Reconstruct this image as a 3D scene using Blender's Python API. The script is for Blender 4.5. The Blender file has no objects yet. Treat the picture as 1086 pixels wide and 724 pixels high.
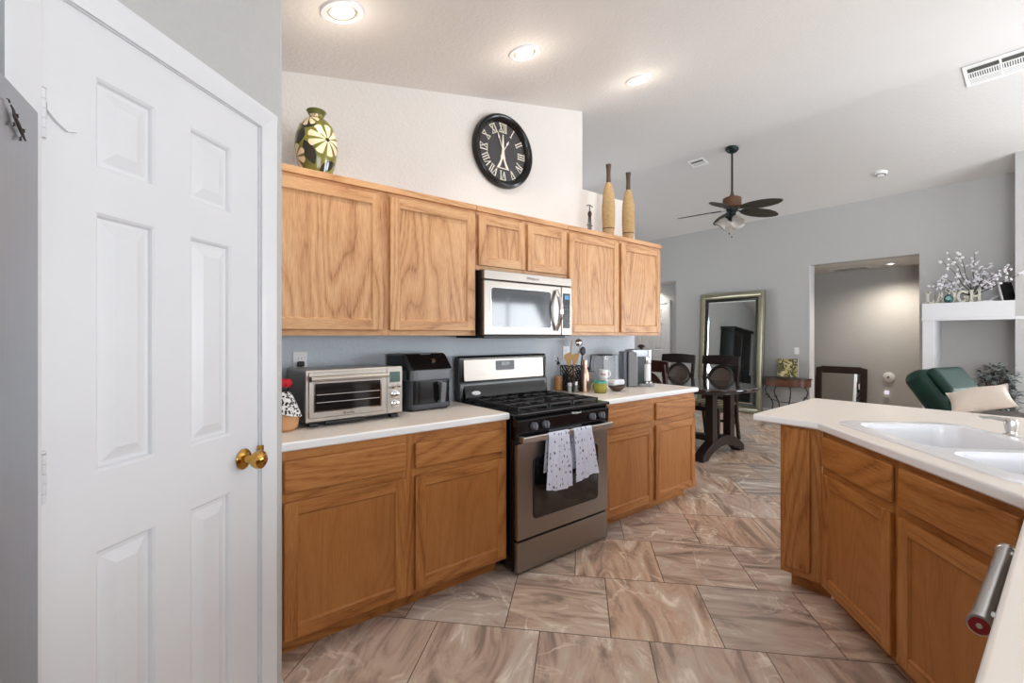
import bpy, bmesh, math, random
from mathutils import Vector, Matrix
random.seed(7)
R = math.radians
SC = bpy.context.scene
COL = SC.collection

# ------------------------------------------------------------------ camera, world, exposure, big lights
FPX, HZ, EYE = 485.0, 355.7, 1.349            # focal length and horizon in pixels of a 1086x724 frame, eye height
SU, CU = 0.7797, 0.6261                       # the kitchen's long wall runs along +X; the view is turned 51.2 degrees off it
cd = bpy.data.cameras.new('camera')
cam = bpy.data.objects.new('camera', cd); COL.objects.link(cam)
cd.sensor_fit = 'HORIZONTAL'; cd.sensor_width = 36.0
cd.lens = FPX / 1086 * 36.0
cd.shift_y = -(362.0 - HZ) / 1086.0
cd.clip_start = 0.02
cam.location = (0, 0, EYE)
fwd = Vector((CU, SU, 0)); right = Vector((SU, -CU, 0)); up = Vector((0, 0, 1))
M = Matrix((right, up, -fwd)).transposed().to_4x4(); M.translation = cam.location
cam.matrix_world = M
SC.camera = cam

w = bpy.data.worlds.new('world'); SC.world = w; w.use_nodes = True
bg = w.node_tree.nodes['Background']; bg.inputs[0].default_value = (0.80, 0.90, 1.0, 1); bg.inputs[1].default_value = 1.4
SC.view_settings.view_transform = 'Standard'; SC.view_settings.look = 'None'
SC.view_settings.gamma = 1.0; SC.view_settings.exposure = 0.03
try: SC.view_settings.use_curve_mapping = False
except Exception: pass
SC.cycles.max_bounces = 10; SC.cycles.diffuse_bounces = 6; SC.cycles.glossy_bounces = 5
SC.cycles.transmission_bounces = 8; SC.cycles.transparent_max_bounces = 8
SC.cycles.caustics_reflective = False; SC.cycles.caustics_refractive = False
SC.cycles.sample_clamp_indirect = 6.0

def area(name, loc, direction, sx, sy, power, col=(1, 1, 1), spread=180):
    d = bpy.data.lights.new(name, 'AREA'); d.shape = 'RECTANGLE'; d.size = sx; d.size_y = sy
    d.energy = power; d.color = col; d.spread = R(spread)
    o = bpy.data.objects.new(name, d); COL.objects.link(o); o.location = loc
    o.rotation_euler = Vector(direction).to_track_quat('-Z', 'Y').to_euler()
    return o
# patio daylight, then fill lights added in unseen windows to brighten the room (each sits in a modelled window opening)
area('patio_daylight', (6.3, -3.36, 1.25), (-.05, 1, .70), 2.3, 2.1, 215, (0.90, 0.955, 1.0))
area('added_nook_light', (0.6, -3.36, 1.35), (.25, 1, .95), 2.6, 1.5, 60, (0.90, 0.955, 1.0))
area('added_side_light', (-1.93, -1.9, 1.3), (1, .1, .30), 1.9, 1.5, 66, (0.90, 0.955, 1.0), 95)
area('added_living_light', (8.36, -2.1, 1.45), (-1, .30, .50), 1.8, 1.4, 120, (0.90, 0.955, 1.0))
area('added_dining_light', (5.4, 6.53, 1.45), (0, -1, .5), 1.7, 1.5, 46, (0.90, 0.955, 1.0))

# ------------------------------------------------------------------ materials
MATS = {}
def nodes(name):
    m = bpy.data.materials.new(name); m.use_nodes = True
    nt = m.node_tree; b = nt.nodes['Principled BSDF']
    return m, nt, b
def N(nt, t, **kw):
    n = nt.nodes.new(t)
    for k, v in kw.items(): setattr(n, k, v)
    return n
def lk(nt, a, b): nt.links.new(a, b)
def ramp(nt, stops, fac=None):
    r = N(nt, 'ShaderNodeValToRGB'); e = r.color_ramp.elements
    while len(e) < len(stops): e.new(0.5)
    for i, (p, c) in enumerate(stops): e[i].position = p; e[i].color = (*c, 1)
    if fac is not None: lk(nt, fac, r.inputs[0])
    return r
def math_(nt, op, a, b=None, c=None):
    n = N(nt, 'ShaderNodeMath', operation=op)
    for i, v in enumerate((a, b, c)):
        if v is None: continue
        if isinstance(v, (int, float)): n.inputs[i].default_value = v
        else: lk(nt, v, n.inputs[i])
    return n.outputs[0]
def srgb(r, g, b):
    f = lambda c: (c / 255 / 12.92) if c / 255 <= 0.04045 else ((c / 255 + 0.055) / 1.055) ** 2.4
    return (f(r), f(g), f(b))
def plain(name, col, rough=0.5, metal=0.0, bump=0.0, bscale=60, coat=0.0, spec=0.5, vary=0.04):
    m, nt, b = nodes(name)
    b.inputs['Roughness'].default_value = rough; b.inputs['Metallic'].default_value = metal
    b.inputs['Specular IOR Level'].default_value = spec
    b.inputs['Coat Weight'].default_value = coat; b.inputs['Coat Roughness'].default_value = 0.08
    tc = N(nt, 'ShaderNodeTexCoord')
    no = N(nt, 'ShaderNodeTexNoise'); no.inputs['Scale'].default_value = 7; no.inputs['Detail'].default_value = 3
    lk(nt, tc.outputs['Object'], no.inputs['Vector'])
    c0 = tuple(max(0, c * (1 - vary)) for c in col); c1 = tuple(min(1, c * (1 + vary)) for c in col)
    r = ramp(nt, [(0.3, c0), (0.7, c1)], no.outputs['Fac']); lk(nt, r.outputs[0], b.inputs['Base Color'])
    if bump:
        n2 = N(nt, 'ShaderNodeTexNoise'); n2.inputs['Scale'].default_value = bscale; n2.inputs['Detail'].default_value = 2
        lk(nt, tc.outputs['Object'], n2.inputs['Vector'])
        bp = N(nt, 'ShaderNodeBump'); bp.inputs['Strength'].default_value = bump; bp.inputs['Distance'].default_value = 0.004
        lk(nt, n2.outputs['Fac'], bp.inputs['Height']); lk(nt, bp.outputs[0], b.inputs['Normal'])
    MATS[name] = m
    return m
def emis(name, col, strength):
    m, nt, b = nodes(name)
    b.inputs['Base Color'].default_value = (*col, 1)
    b.inputs['Emission Color'].default_value = (*col, 1); b.inputs['Emission Strength'].default_value = strength
    return m
def glass(name, col=(1, 1, 1), rough=0.0, ior=1.45):
    m, nt, b = nodes(name)
    b.inputs['Base Color'].default_value = (*col, 1); b.inputs['Transmission Weight'].default_value = 1
    b.inputs['Roughness'].default_value = rough; b.inputs['IOR'].default_value = ior
    return m
def oak(name, axis, dark, mid, light, sc=1.0, amt=1.0):
    """oak: long streaks and cathedral arches running along the given axis"""
    m, nt, b = nodes(name)
    tc = N(nt, 'ShaderNodeTexCoord'); oi = N(nt, 'ShaderNodeObjectInfo')
    ad = N(nt, 'ShaderNodeVectorMath', operation='ADD'); lk(nt, tc.outputs['Object'], ad.inputs[0])
    rr = N(nt, 'ShaderNodeVectorMath', operation='SCALE'); rr.inputs[0].default_value = (3.1, 1.7, 2.3)
    lk(nt, oi.outputs['Random'], rr.inputs['Scale']); lk(nt, rr.outputs[0], ad.inputs[1])
    mp = N(nt, 'ShaderNodeMapping'); s = [1.0, 1.0, 1.0]; s[axis] = 0.09; mp.inputs['Scale'].default_value = s
    lk(nt, ad.outputs[0], mp.inputs['Vector'])
    mp2 = N(nt, 'ShaderNodeMapping'); s2 = [1.0, 1.0, 1.0]; s2[axis] = 0.17; mp2.inputs['Scale'].default_value = s2
    lk(nt, ad.outputs[0], mp2.inputs['Vector'])
    n1 = N(nt, 'ShaderNodeTexNoise'); n1.inputs['Scale'].default_value = 2.6 * sc; n1.inputs['Detail'].default_value = 1.5
    n1.inputs['Distortion'].default_value = 0.35
    lk(nt, mp2.outputs[0], n1.inputs['Vector'])
    rings = math_(nt, 'FRACT', math_(nt, 'MULTIPLY', n1.outputs['Fac'], 20.0))
    tri = math_(nt, 'POWER', math_(nt, 'ABSOLUTE', math_(nt, 'SUBTRACT', math_(nt, 'MULTIPLY', rings, 2.0), 1.0)), 0.55)
    n2 = N(nt, 'ShaderNodeTexNoise'); n2.inputs['Scale'].default_value = 190; n2.inputs['Detail'].default_value = 3
    lk(nt, mp.outputs[0], n2.inputs['Vector'])
    n3 = N(nt, 'ShaderNodeTexNoise'); n3.inputs['Scale'].default_value = 4; n3.inputs['Detail'].default_value = 2
    lk(nt, mp2.outputs[0], n3.inputs['Vector'])
    f = math_(nt, 'ADD', math_(nt, 'MULTIPLY', tri, 0.30 * amt), math_(nt, 'ADD', math_(nt, 'MULTIPLY', n2.outputs['Fac'], 0.50 * amt + .10), math_(nt, 'ADD', math_(nt, 'MULTIPLY', n3.outputs['Fac'], 0.30), 0.42 * (1 - amt))))
    r = ramp(nt, [(0.34, dark), (0.58, mid), (0.86, light)], f)
    lk(nt, r.outputs[0], b.inputs['Base Color'])
    b.inputs['Roughness'].default_value = 0.42; b.inputs['Specular IOR Level'].default_value = 0.4
    bp = N(nt, 'ShaderNodeBump'); bp.inputs['Strength'].default_value = 0.12; bp.inputs['Distance'].default_value = 0.002
    lk(nt, n2.outputs['Fac'], bp.inputs['Height']); lk(nt, bp.outputs[0], b.inputs['Normal'])
    return m
OD, OM, OL = srgb(142, 94, 56), srgb(193, 142, 97), srgb(214, 170, 125)        # paler wall cabinets
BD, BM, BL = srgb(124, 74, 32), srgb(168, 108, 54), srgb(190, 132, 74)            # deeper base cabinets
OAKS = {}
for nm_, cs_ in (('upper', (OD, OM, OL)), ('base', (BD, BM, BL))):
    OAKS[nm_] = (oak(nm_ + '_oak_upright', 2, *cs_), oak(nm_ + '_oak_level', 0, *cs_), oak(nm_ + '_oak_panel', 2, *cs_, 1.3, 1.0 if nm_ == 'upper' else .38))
oakv, oakh, oakp = OAKS['upper']

def wallmat(name, col, bump=0.35, scale=55):
    m, nt, b = nodes(name)
    tc = N(nt, 'ShaderNodeTexCoord')
    n2 = N(nt, 'ShaderNodeTexNoise'); n2.inputs['Scale'].default_value = scale; n2.inputs['Detail'].default_value = 2.5
    lk(nt, tc.outputs['Object'], n2.inputs['Vector'])
    r = ramp(nt, [(0.42, (0, 0, 0)), (0.62, (1, 1, 1))], n2.outputs['Fac'])
    bp = N(nt, 'ShaderNodeBump'); bp.inputs['Strength'].default_value = bump; bp.inputs['Distance'].default_value = 0.003
    lk(nt, r.outputs[0], bp.inputs['Height']); lk(nt, bp.outputs[0], b.inputs['Normal'])
    n3 = N(nt, 'ShaderNodeTexNoise'); n3.inputs['Scale'].default_value = 1.3
    lk(nt, tc.outputs['Object'], n3.inputs['Vector'])
    r2 = ramp(nt, [(0.3, tuple(c * 0.98 for c in col)), (0.7, col)], n3.outputs['Fac'])
    lk(nt, r2.outputs[0], b.inputs['Base Color'])
    b.inputs['Roughness'].default_value = 0.62; b.inputs['Specular IOR Level'].default_value = 0.3
    return m
wall_grey = wallmat('grey_wall_paint', srgb(188, 188, 187))
wall_bluelit = wallmat('kitchen_grey_bluelit', srgb(202, 209, 217))  # grey with the bluish window light under the cabinets mixed into its colour
wall_white = wallmat('white_wall_paint', srgb(222, 218, 214))
ceil_m = wallmat('ceiling_paint', srgb(226, 224, 222), 0.3, 45)
white_trim = plain('white_trim_paint', srgb(222, 223, 226), 0.35, vary=0.01)
white_gloss = plain('white_enamel', srgb(228, 229, 233), 0.25, coat=0.15, vary=0.005)
white_plast = plain('white_plastic', srgb(238, 238, 238), 0.4, vary=0.01)
lam_top = plain('cream_laminate', srgb(236, 227, 218), 0.34, vary=0.015); lam_edge_lit = plain('front_lit_edge', srgb(240, 240, 241), 0.3, vary=.01); lam = [lam_top, lam_edge_lit]  # edge colour whitened to stand for light falling on the counter front
black_gl = plain('black_gloss', (0.006, 0.006, 0.007), 0.2, coat=0.1, spec=.35)
black_m = plain('black_matte', (0.012, 0.012, 0.013), 0.5)
iron = plain('black_cast_iron', (0.022, 0.022, 0.024), 0.55, bump=0.2, bscale=200)
dgrey = plain('dark_grey_plastic', (0.045, 0.047, 0.055), 0.45)
mgrey = plain('mid_grey_plastic', srgb(105, 108, 115), 0.45)
brass = plain('polished_brass', srgb(200, 155, 80), 0.14, 1.0)
chrome = plain('chrome', (0.8, 0.8, 0.82), 0.08, 1.0)
nickel = plain('brushed_nickel', srgb(200, 198, 195), 0.3, 1.0)
espresso = plain('espresso_wood', srgb(38, 27, 24), 0.32, vary=0.25)
red_m = plain('red_enamel', srgb(150, 20, 30), 0.3)
def steel_(name, col, rough, axis=0):
    m, nt, b = nodes(name)
    tc = N(nt, 'ShaderNodeTexCoord'); mp = N(nt, 'ShaderNodeMapping')
    s = [260, 260, 260]; s[axis] = 4; mp.inputs['Scale'].default_value = s
    lk(nt, tc.outputs['Object'], mp.inputs['Vector'])
    no = N(nt, 'ShaderNodeTexNoise'); no.inputs['Scale'].default_value = 1; no.inputs['Detail'].default_value = 2
    lk(nt, mp.outputs[0], no.inputs['Vector'])
    lk(nt, math_(nt, 'ADD', math_(nt, 'MULTIPLY', no.outputs['Fac'], 0.16), rough - 0.08), b.inputs['Roughness'])
    b.inputs['Base Color'].default_value = (*col, 1); b.inputs['Metallic'].default_value = 1
    return m
steel = steel_('brushed_stainless', srgb(156, 149, 142), 0.39)
steel_b = steel_('bright_stainless', srgb(190, 184, 177), 0.34)
steel_v = steel_('brushed_stainless_upright', srgb(172, 177, 184), 0.34, 2)
mirror_m = plain('mirror_glass', (0.92, 0.94, 0.93), 0.01, 1.0, vary=0.0)
dark_glass = plain('dark_oven_glass', (0.006, 0.006, 0.007), 0.06, coat=0.7)
def clear(name, a):
    m, nt, b = nodes(name); b.inputs['Base Color'].default_value = (.80, .83, .86, 1); b.inputs['Roughness'].default_value = .05; b.inputs['Alpha'].default_value = a
    return m

def floor_mat():
    m, nt, b = nodes('stone_look_tile')
    tc = N(nt, 'ShaderNodeTexCoord'); sx = N(nt, 'ShaderNodeSeparateXYZ'); lk(nt, tc.outputs['Object'], sx.inputs[0])
    X, Y = sx.outputs[0], sx.outputs[1]
    dx, dy = 0.7331, 0.6801
    t = math_(nt, 'ADD', math_(nt, 'MULTIPLY', X, dx), math_(nt, 'MULTIPLY', Y, dy))
    s = math_(nt, 'SUBTRACT', math_(nt, 'MULTIPLY', X, dy), math_(nt, 'MULTIPLY', Y, dx))
    TR, TS = 0.508, 0.483
    tr = math_(nt, 'DIVIDE', math_(nt, 'SUBTRACT', t, 2.085), TR)
    row = math_(nt, 'FLOOR', tr); fr = math_(nt, 'FRACT', tr)
    ss = math_(nt, 'ADD', math_(nt, 'DIVIDE', math_(nt, 'SUBTRACT', s, 0.140), TS), math_(nt, 'MULTIPLY', row, 0.34))
    colm = math_(nt, 'FLOOR', ss); fs = math_(nt, 'FRACT', ss)
    # grout mask
    g1 = math_(nt, 'MINIMUM', fr, math_(nt, 'SUBTRACT', 1.0, fr)); g2 = math_(nt, 'MINIMUM', fs, math_(nt, 'SUBTRACT', 1.0, fs))
    g = math_(nt, 'MINIMUM', g1, g2)
    grout = math_(nt, 'LESS_THAN', g, 0.0050)
    cx = N(nt, 'ShaderNodeCombineXYZ'); lk(nt, row, cx.inputs[0]); lk(nt, colm, cx.inputs[1])
    wn = N(nt, 'ShaderNodeTexWhiteNoise', noise_dimensions='2D'); lk(nt, cx.outputs[0], wn.inputs['Vector'])
    rot = N(nt, 'ShaderNodeVectorRotate', rotation_type='Z_AXIS')
    loc = N(nt, 'ShaderNodeCombineXYZ'); lk(nt, t, loc.inputs[1]); lk(nt, s, loc.inputs[0])
    lk(nt, loc.outputs[0], rot.inputs['Vector'])
    lk(nt, math_(nt, 'MULTIPLY', math_(nt, 'FLOOR', math_(nt, 'MULTIPLY', wn.outputs['Value'], 4.0)), 1.5708), rot.inputs['Angle'])
    off = N(nt, 'ShaderNodeVectorMath', operation='ADD'); lk(nt, rot.outputs[0], off.inputs[0])
    so = N(nt, 'ShaderNodeVectorMath', operation='SCALE'); lk(nt, wn.outputs['Color'], so.inputs[0]); so.inputs['Scale'].default_value = 23
    lk(nt, so.outputs[0], off.inputs[1])
    mp = N(nt, 'ShaderNodeMapping'); mp.inputs['Scale'].default_value = (0.9, 3.2, 1); mp.inputs['Rotation'].default_value = (0, 0, 0.35)
    lk(nt, off.outputs[0], mp.inputs['Vector'])
    n1 = N(nt, 'ShaderNodeTexNoise'); n1.inputs['Scale'].default_value = 2.3; n1.inputs['Detail'].default_value = 9
    n1.inputs['Roughness'].default_value = 0.62; n1.inputs['Distortion'].default_value = 1.3
    lk(nt, mp.outputs[0], n1.inputs['Vector'])
    base = ramp(nt, [(0.27, srgb(104, 87, 76)), (0.41, srgb(152, 131, 116)), (0.51, srgb(184, 157, 138)), (0.60, srgb(190, 174, 158)), (0.72, srgb(228, 216, 201))], n1.outputs['Fac'])
    # pale veins
    n2 = N(nt, 'ShaderNodeTexNoise'); n2.inputs['Scale'].default_value = 2.0; n2.inputs['Detail'].default_value = 6
    n2.inputs['Distortion'].default_value = 2.0; lk(nt, off.outputs[0], n2.inputs['Vector'])
    vein = math_(nt, 'ABSOLUTE', math_(nt, 'SUBTRACT', n2.outputs['Fac'], 0.52))
    vr = ramp(nt, [(0.0, (1, 1, 1)), (0.022, (0, 0, 0))], vein)
    n4 = N(nt, 'ShaderNodeTexNoise'); n4.inputs['Scale'].default_value = 3.0; lk(nt, off.outputs[0], n4.inputs['Vector'])
    vm = math_(nt, 'MULTIPLY', vr.outputs[0], math_(nt, 'MULTIPLY', ramp(nt, [(0.45, (0, 0, 0)), (0.62, (1, 1, 1))], n4.outputs['Fac']).outputs[0], 0.6))
    mx = N(nt, 'ShaderNodeMix', data_type='RGBA'); lk(nt, vm, mx.inputs['Factor']); lk(nt, base.outputs[0], mx.inputs['A']); mx.inputs['B'].default_value = (*srgb(232, 222, 206), 1)
    # tile to tile tint
    hv = N(nt, 'ShaderNodeHueSaturation'); lk(nt, mx.outputs['Result'], hv.inputs['Color'])
    lk(nt, math_(nt, 'ADD', math_(nt, 'MULTIPLY', wn.outputs['Value'], 0.24), 1.06), hv.inputs['Value'])
    lk(nt, math_(nt, 'ADD', math_(nt, 'MULTIPLY', wn.outputs['Value'], 0.5), 0.62), hv.inputs['Saturation'])
    mg = N(nt, 'ShaderNodeMix', data_type='RGBA'); lk(nt, grout, mg.inputs['Factor']); lk(nt, hv.outputs[0], mg.inputs['A']); mg.inputs['B'].default_value = (*srgb(104, 93, 84), 1)
    lk(nt, mg.outputs['Result'], b.inputs['Base Color'])
    b.inputs['Roughness'].default_value = 0.3
    lk(nt, math_(nt, 'ADD', math_(nt, 'MULTIPLY', n1.outputs['Fac'], 0.25), 0.2), b.inputs['Roughness'])
    bp = N(nt, 'ShaderNodeBump'); bp.inputs['Strength'].default_value = 0.3; bp.inputs['Distance'].default_value = 0.004
    lk(nt, math_(nt, 'SUBTRACT', math_(nt, 'MULTIPLY', n1.outputs['Fac'], 0.5), grout), bp.inputs['Height']); lk(nt, bp.outputs[0], b.inputs['Normal'])
    return m
tile_m = floor_mat()

# ------------------------------------------------------------------ mesh helpers
class MB:
    def __init__(s): s.bm = bmesh.new(); s.mi = 0
    def _tag(s, faces):
        for f in faces: f.material_index = s.mi
    def box(s, lo, hi, bev=0.0, seg=2, mat=None):
        lo, hi = Vector(lo), Vector(hi); c = (lo + hi) / 2; d = hi - lo
        n0 = set(s.bm.faces)
        mtx = Matrix.Translation(c) @ Matrix.Diagonal((abs(d.x), abs(d.y), abs(d.z), 1))
        if mat is not None: mtx = mat @ mtx
        vs = bmesh.ops.create_cube(s.bm, size=1.0, matrix=mtx)['verts']
        if bev > 0:
            bev = min(bev, 0.48 * min(abs(d.x), abs(d.y), abs(d.z)))
            es = list({e for v in vs for e in v.link_edges})
            bmesh.ops.bevel(s.bm, geom=es, offset=bev, segments=seg, profile=0.5, affect='EDGES')
        s._tag([f for f in s.bm.faces if f not in n0]); return s
    def prism(s, pts, axis, a, b, bev=0.0, seg=2):
        """closed 2D outline extruded along axis 0/1/2 from a to b"""
        def P(p, h):
            if axis == 0: return (h, p[0], p[1])
            if axis == 1: return (p[0], h, p[1])
            return (p[0], p[1], h)
        n0 = set(s.bm.faces)
        v0 = [s.bm.verts.new(P(p, a)) for p in pts]; v1 = [s.bm.verts.new(P(p, b)) for p in pts]
        n = len(pts)
        fs = [s.bm.faces.new(v0[::-1]), s.bm.faces.new(v1)]
        for i in range(n): fs.append(s.bm.faces.new((v0[i], v0[(i + 1) % n], v1[(i + 1) % n], v1[i])))
        bmesh.ops.recalc_face_normals(s.bm, faces=fs)
        if bev > 0:
            es = list({e for f in fs[:2] for e in f.edges})
            bmesh.ops.bevel(s.bm, geom=es, offset=bev, segments=seg, profile=0.5, affect='EDGES')
        s._tag([f for f in s.bm.faces if f not in n0]); return s
    def lathe(s, prof, seg=32, at=(0, 0, 0), rot=None, cap=True):
        n0 = set(s.bm.faces); T = Matrix.Translation(at) @ (rot.to_4x4() if rot else Matrix())
        rings = []
        for r, z in prof:
            if r < 1e-5: rings.append([s.bm.verts.new(T @ Vector((0, 0, z)))])
            else: rings.append([s.bm.verts.new(T @ Vector((r * math.cos(2 * math.pi * k / seg), r * math.sin(2 * math.pi * k / seg), z))) for k in range(seg)])
        fs = []
        for A, B in zip(rings, rings[1:]):
            for k in range(seg):
                k2 = (k + 1) % seg
                if len(A) == 1 and len(B) == 1: break
                if len(A) == 1: fs.append(s.bm.faces.new((A[0], B[k2], B[k])))
                elif len(B) == 1: fs.append(s.bm.faces.new((A[k], A[k2], B[0])))
                else: fs.append(s.bm.faces.new((A[k], A[k2], B[k2], B[k])))
        if cap:
            if len(rings[0]) > 1: fs.append(s.bm.faces.new(rings[0][::-1]))
            if len(rings[-1]) > 1: fs.append(s.bm.faces.new(rings[-1]))
        bmesh.ops.recalc_face_normals(s.bm, faces=fs)
        s._tag([f for f in s.bm.faces if f not in n0]); return s
    def tube(s, pts, r, seg=10, closed=False):
        n0 = set(s.bm.faces); pts = [Vector(p) for p in pts]; n = len(pts)
        rs = r if isinstance(r, (list, tuple)) else [r] * n
        rings = []; prev = None
        for i, p in enumerate(pts):
            if closed: t = pts[(i + 1) % n] - pts[i - 1]
            else: t = pts[min(i + 1, n - 1)] - pts[max(i - 1, 0)]
            t.normalize()
            if prev is None:
                a = Vector((0, 0, 1)) if abs(t.z) < 0.9 else Vector((1, 0, 0)); u = t.cross(a).normalized()
            else:
                u = (prev - t * prev.dot(t)).normalized()
            prev = u; v = t.cross(u)
            rings.append([s.bm.verts.new(p + (u * math.cos(2 * math.pi * k / seg) + v * math.sin(2 * math.pi * k / seg)) * rs[i]) for k in range(seg)])
        fs = []
        prs = list(zip(rings, rings[1:])) + ([(rings[-1], rings[0])] if closed else [])
        for A, B in prs:
            for k in range(seg):
                k2 = (k + 1) % seg; fs.append(s.bm.faces.new((A[k], A[k2], B[k2], B[k])))
        if not closed: fs.append(s.bm.faces.new(rings[0][::-1])); fs.append(s.bm.faces.new(rings[-1]))
        bmesh.ops.recalc_face_normals(s.bm, faces=fs)
        s._tag([f for f in s.bm.faces if f not in n0]); return s
    def ell(s, c, rad, seg=20, rings=12, rot=None):
        n0 = set(s.bm.faces)
        T = Matrix.Translation(c) @ (rot.to_4x4() if rot else Matrix()) @ Matrix.Diagonal((*rad, 1))
        bmesh.ops.create_uvsphere(s.bm, u_segments=seg, v_segments=rings, radius=1.0, matrix=T)
        s._tag([f for f in s.bm.faces if f not in n0]); return s
    def sheet(s, fn, nu, nv, thick=0.0, closed_u=False):
        n0 = set(s.bm.faces)
        g = [[s.bm.verts.new(fn(i / nu, j / nv)) for j in range(nv + 1)] for i in range(nu + (0 if closed_u else 1))]
        fs = []; m = len(g)
        for i in range(nu):
            for j in range(nv):
                fs.append(s.bm.faces.new((g[i][j], g[(i + 1) % m][j], g[(i + 1) % m][j + 1], g[i][j + 1])))
        bmesh.ops.recalc_face_normals(s.bm, faces=fs)
        if thick:
            bmesh.ops.solidify(s.bm, geom=fs, thickness=thick)
        s._tag([f for f in s.bm.faces if f not in n0]); return s
    def xf(s, mtx): bmesh.ops.transform(s.bm, matrix=mtx, verts=s.bm.verts); return s
    def build(s, name, mats, parent=None, ang=38, loc=None):
        me = bpy.data.meshes.new(name); s.bm.to_mesh(me); s.bm.free()
        for m in (mats if isinstance(mats, (list, tuple)) else [mats]): me.materials.append(m)
        for p in me.polygons: p.use_smooth = True
        me.set_sharp_from_angle(angle=R(ang))
        o = bpy.data.objects.new(name, me); COL.objects.link(o)
        wm = o.modifiers.new('weighted_normal', 'WEIGHTED_NORMAL'); wm.keep_sharp = True; wm.weight = 80
        if parent: o.parent = parent
        if loc: o.location = loc
        return o
def thing(name, label, cat, loc=(0, 0, 0), rz=0.0, group=None):
    o = bpy.data.objects.new(name, None); COL.objects.link(o); o.empty_display_size = 0.1
    o.location = loc; o.rotation_euler = (0, 0, rz); return tag(o, label, cat, group)
def tag(o, label, cat, group=None):
    o['label'] = label; o['category'] = cat
    if group: o['group'] = group
    return o
def struct(o): o['kind'] = 'structure'; return o
def copy_tree(o, parent=None):
    c = o.copy(); COL.objects.link(c)
    if parent: c.parent = parent
    for ch in list(o.children): copy_tree(ch, c)
    return c
def text_part(txt, size, depth, mat, name, parent, mtx):
    cu = bpy.data.curves.new(name, 'FONT'); cu.body = txt; cu.size = size; cu.extrude = depth; cu.align_x = 'CENTER'; cu.align_y = 'CENTER'; cu.resolution_u = 3
    o = bpy.data.objects.new(name, cu); COL.objects.link(o)
    dg = bpy.context.evaluated_depsgraph_get(); me = bpy.data.meshes.new_from_object(o.evaluated_get(dg))
    bpy.data.objects.remove(o); bpy.data.curves.remove(cu)
    me.transform(mtx); me.materials.clear(); me.materials.append(mat)
    p = bpy.data.objects.new(name, me); COL.objects.link(p); p.parent = parent
    return p
FRONT = Matrix.Rotation(R(90), 4, 'X')         # text standing upright and facing -Y
def circ(cx, cy, r, n=24, a0=0, a1=2 * math.pi, ry=None):
    return [(cx + r * math.cos(a0 + (a1 - a0) * k / n), cy + (ry or r) * math.sin(a0 + (a1 - a0) * k / n)) for k in range(n)]
def rrect(x0, z0, x1, z1, r, n=5):
    out = []
    for cx, cz, a in ((x1 - r, z0 + r, -90), (x1 - r, z1 - r, 0), (x0 + r, z1 - r, 90), (x0 + r, z0 + r, 180)):
        for k in range(n + 1):
            t = R(a + 90 * k / n); out.append((cx + r * math.cos(t), cz + r * math.sin(t)))
    return out
def ceil_z(x):
    return 2.634 + 0.2134 * x if x < 6.15 else 3.946 - 0.256 * (x - 6.15)

# ================================================================== THE ROOM
YW = 2.66
fl = MB().box((-2.1, -3.5, -0.08), (9.9, 6.7, 0.0)).build('floor', tile_m); struct(fl)
mb = MB()
pts = [(-2.1, ceil_z(-2.1)), (6.15, ceil_z(6.15)), (8.6, ceil_z(8.6)), (8.6, ceil_z(8.6) + .1), (6.15, ceil_z(6.15) + .1), (-2.1, ceil_z(-2.1) + .1)]
mb.prism(pts, 1, -3.5, 6.7); struct(mb.build('ceiling', ceil_m))

# kitchen wall with the low ledge at its right end (light-blued grey below the wall cabinets, white above)
mb = MB()
mb.box((-1.2, YW, 0), (3.63, YW + .13, 1.36))
mb.mi = 1
mb.prism([(-1.2, 1.36), (3.63, 1.36), (3.63, 2.595), (2.903, 2.595), (2.903, ceil_z(2.903) + .02), (-1.2, ceil_z(-1.2) + .02)], 1, YW, YW + .13)
struct(mb.build('wall_kitchen', [wall_bluelit, wall_white]))

# far wall with two openings
FX = 8.4
mb = MB()
zt = ceil_z(FX) + .03
mb.box((FX, -3.5, 0), (FX + .18, -3.1, zt)); mb.box((FX, -3.1, 0), (FX + .18, -1.1, .7)); mb.box((FX, -3.1, 2.2), (FX + .18, -1.1, zt)); mb.box((FX, -1.1, 0), (FX + .18, 1.412, zt)); mb.box((FX, 2.762, 0), (FX + .18, 5.15, zt))
mb.box((FX, 1.412, 2.488), (FX + .18, 2.762, zt)); mb.box((FX, 5.15, 2.46), (FX + .18, 6.7, zt))
struct(mb.build('wall_far', wall_grey))
mb = MB(); mb.box((9.72, -0.6, 0), (9.85, 4.8, 2.6)); mb.box((FX + .18, 4.7, 0), (9.72, 4.8, 2.6)); mb.box((FX + .18, -.6, 0), (9.72, -.5, 2.6))
struct(mb.build('wall_hall', wall_grey))
struct(MB().box((FX + .18, -.5, 2.49), (9.72, 4.7, 2.6)).build('ceiling_hall', ceil_m))
mb = MB(); mb.box((8.82, 5.0, 0), (8.92, 6.7, 2.6)); mb.box((FX + .18, 5.0, 0), (8.82, 5.15, 2.6)); mb.box((FX + .18, 5.15, 2.46), (8.82, 6.7, 2.6))
struct(mb.build('wall_recess', wall_grey))

# walls beside and behind the camera, with window openings added for light, bar the patio's
def wall_with_window(name, mtx, length, h_fn, win, mat):
    mb = MB(); x0, x1, z0, z1 = win
    mb.box((0, 0, 0), (x0, .12, h_fn)); mb.box((x1, 0, 0), (length, .12, h_fn))
    mb.box((x0, 0, 0), (x1, .12, z0)); mb.box((x0, 0, z1), (x1, .12, h_fn))
    mb.xf(mtx); return struct(mb.build(name, mat))
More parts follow.
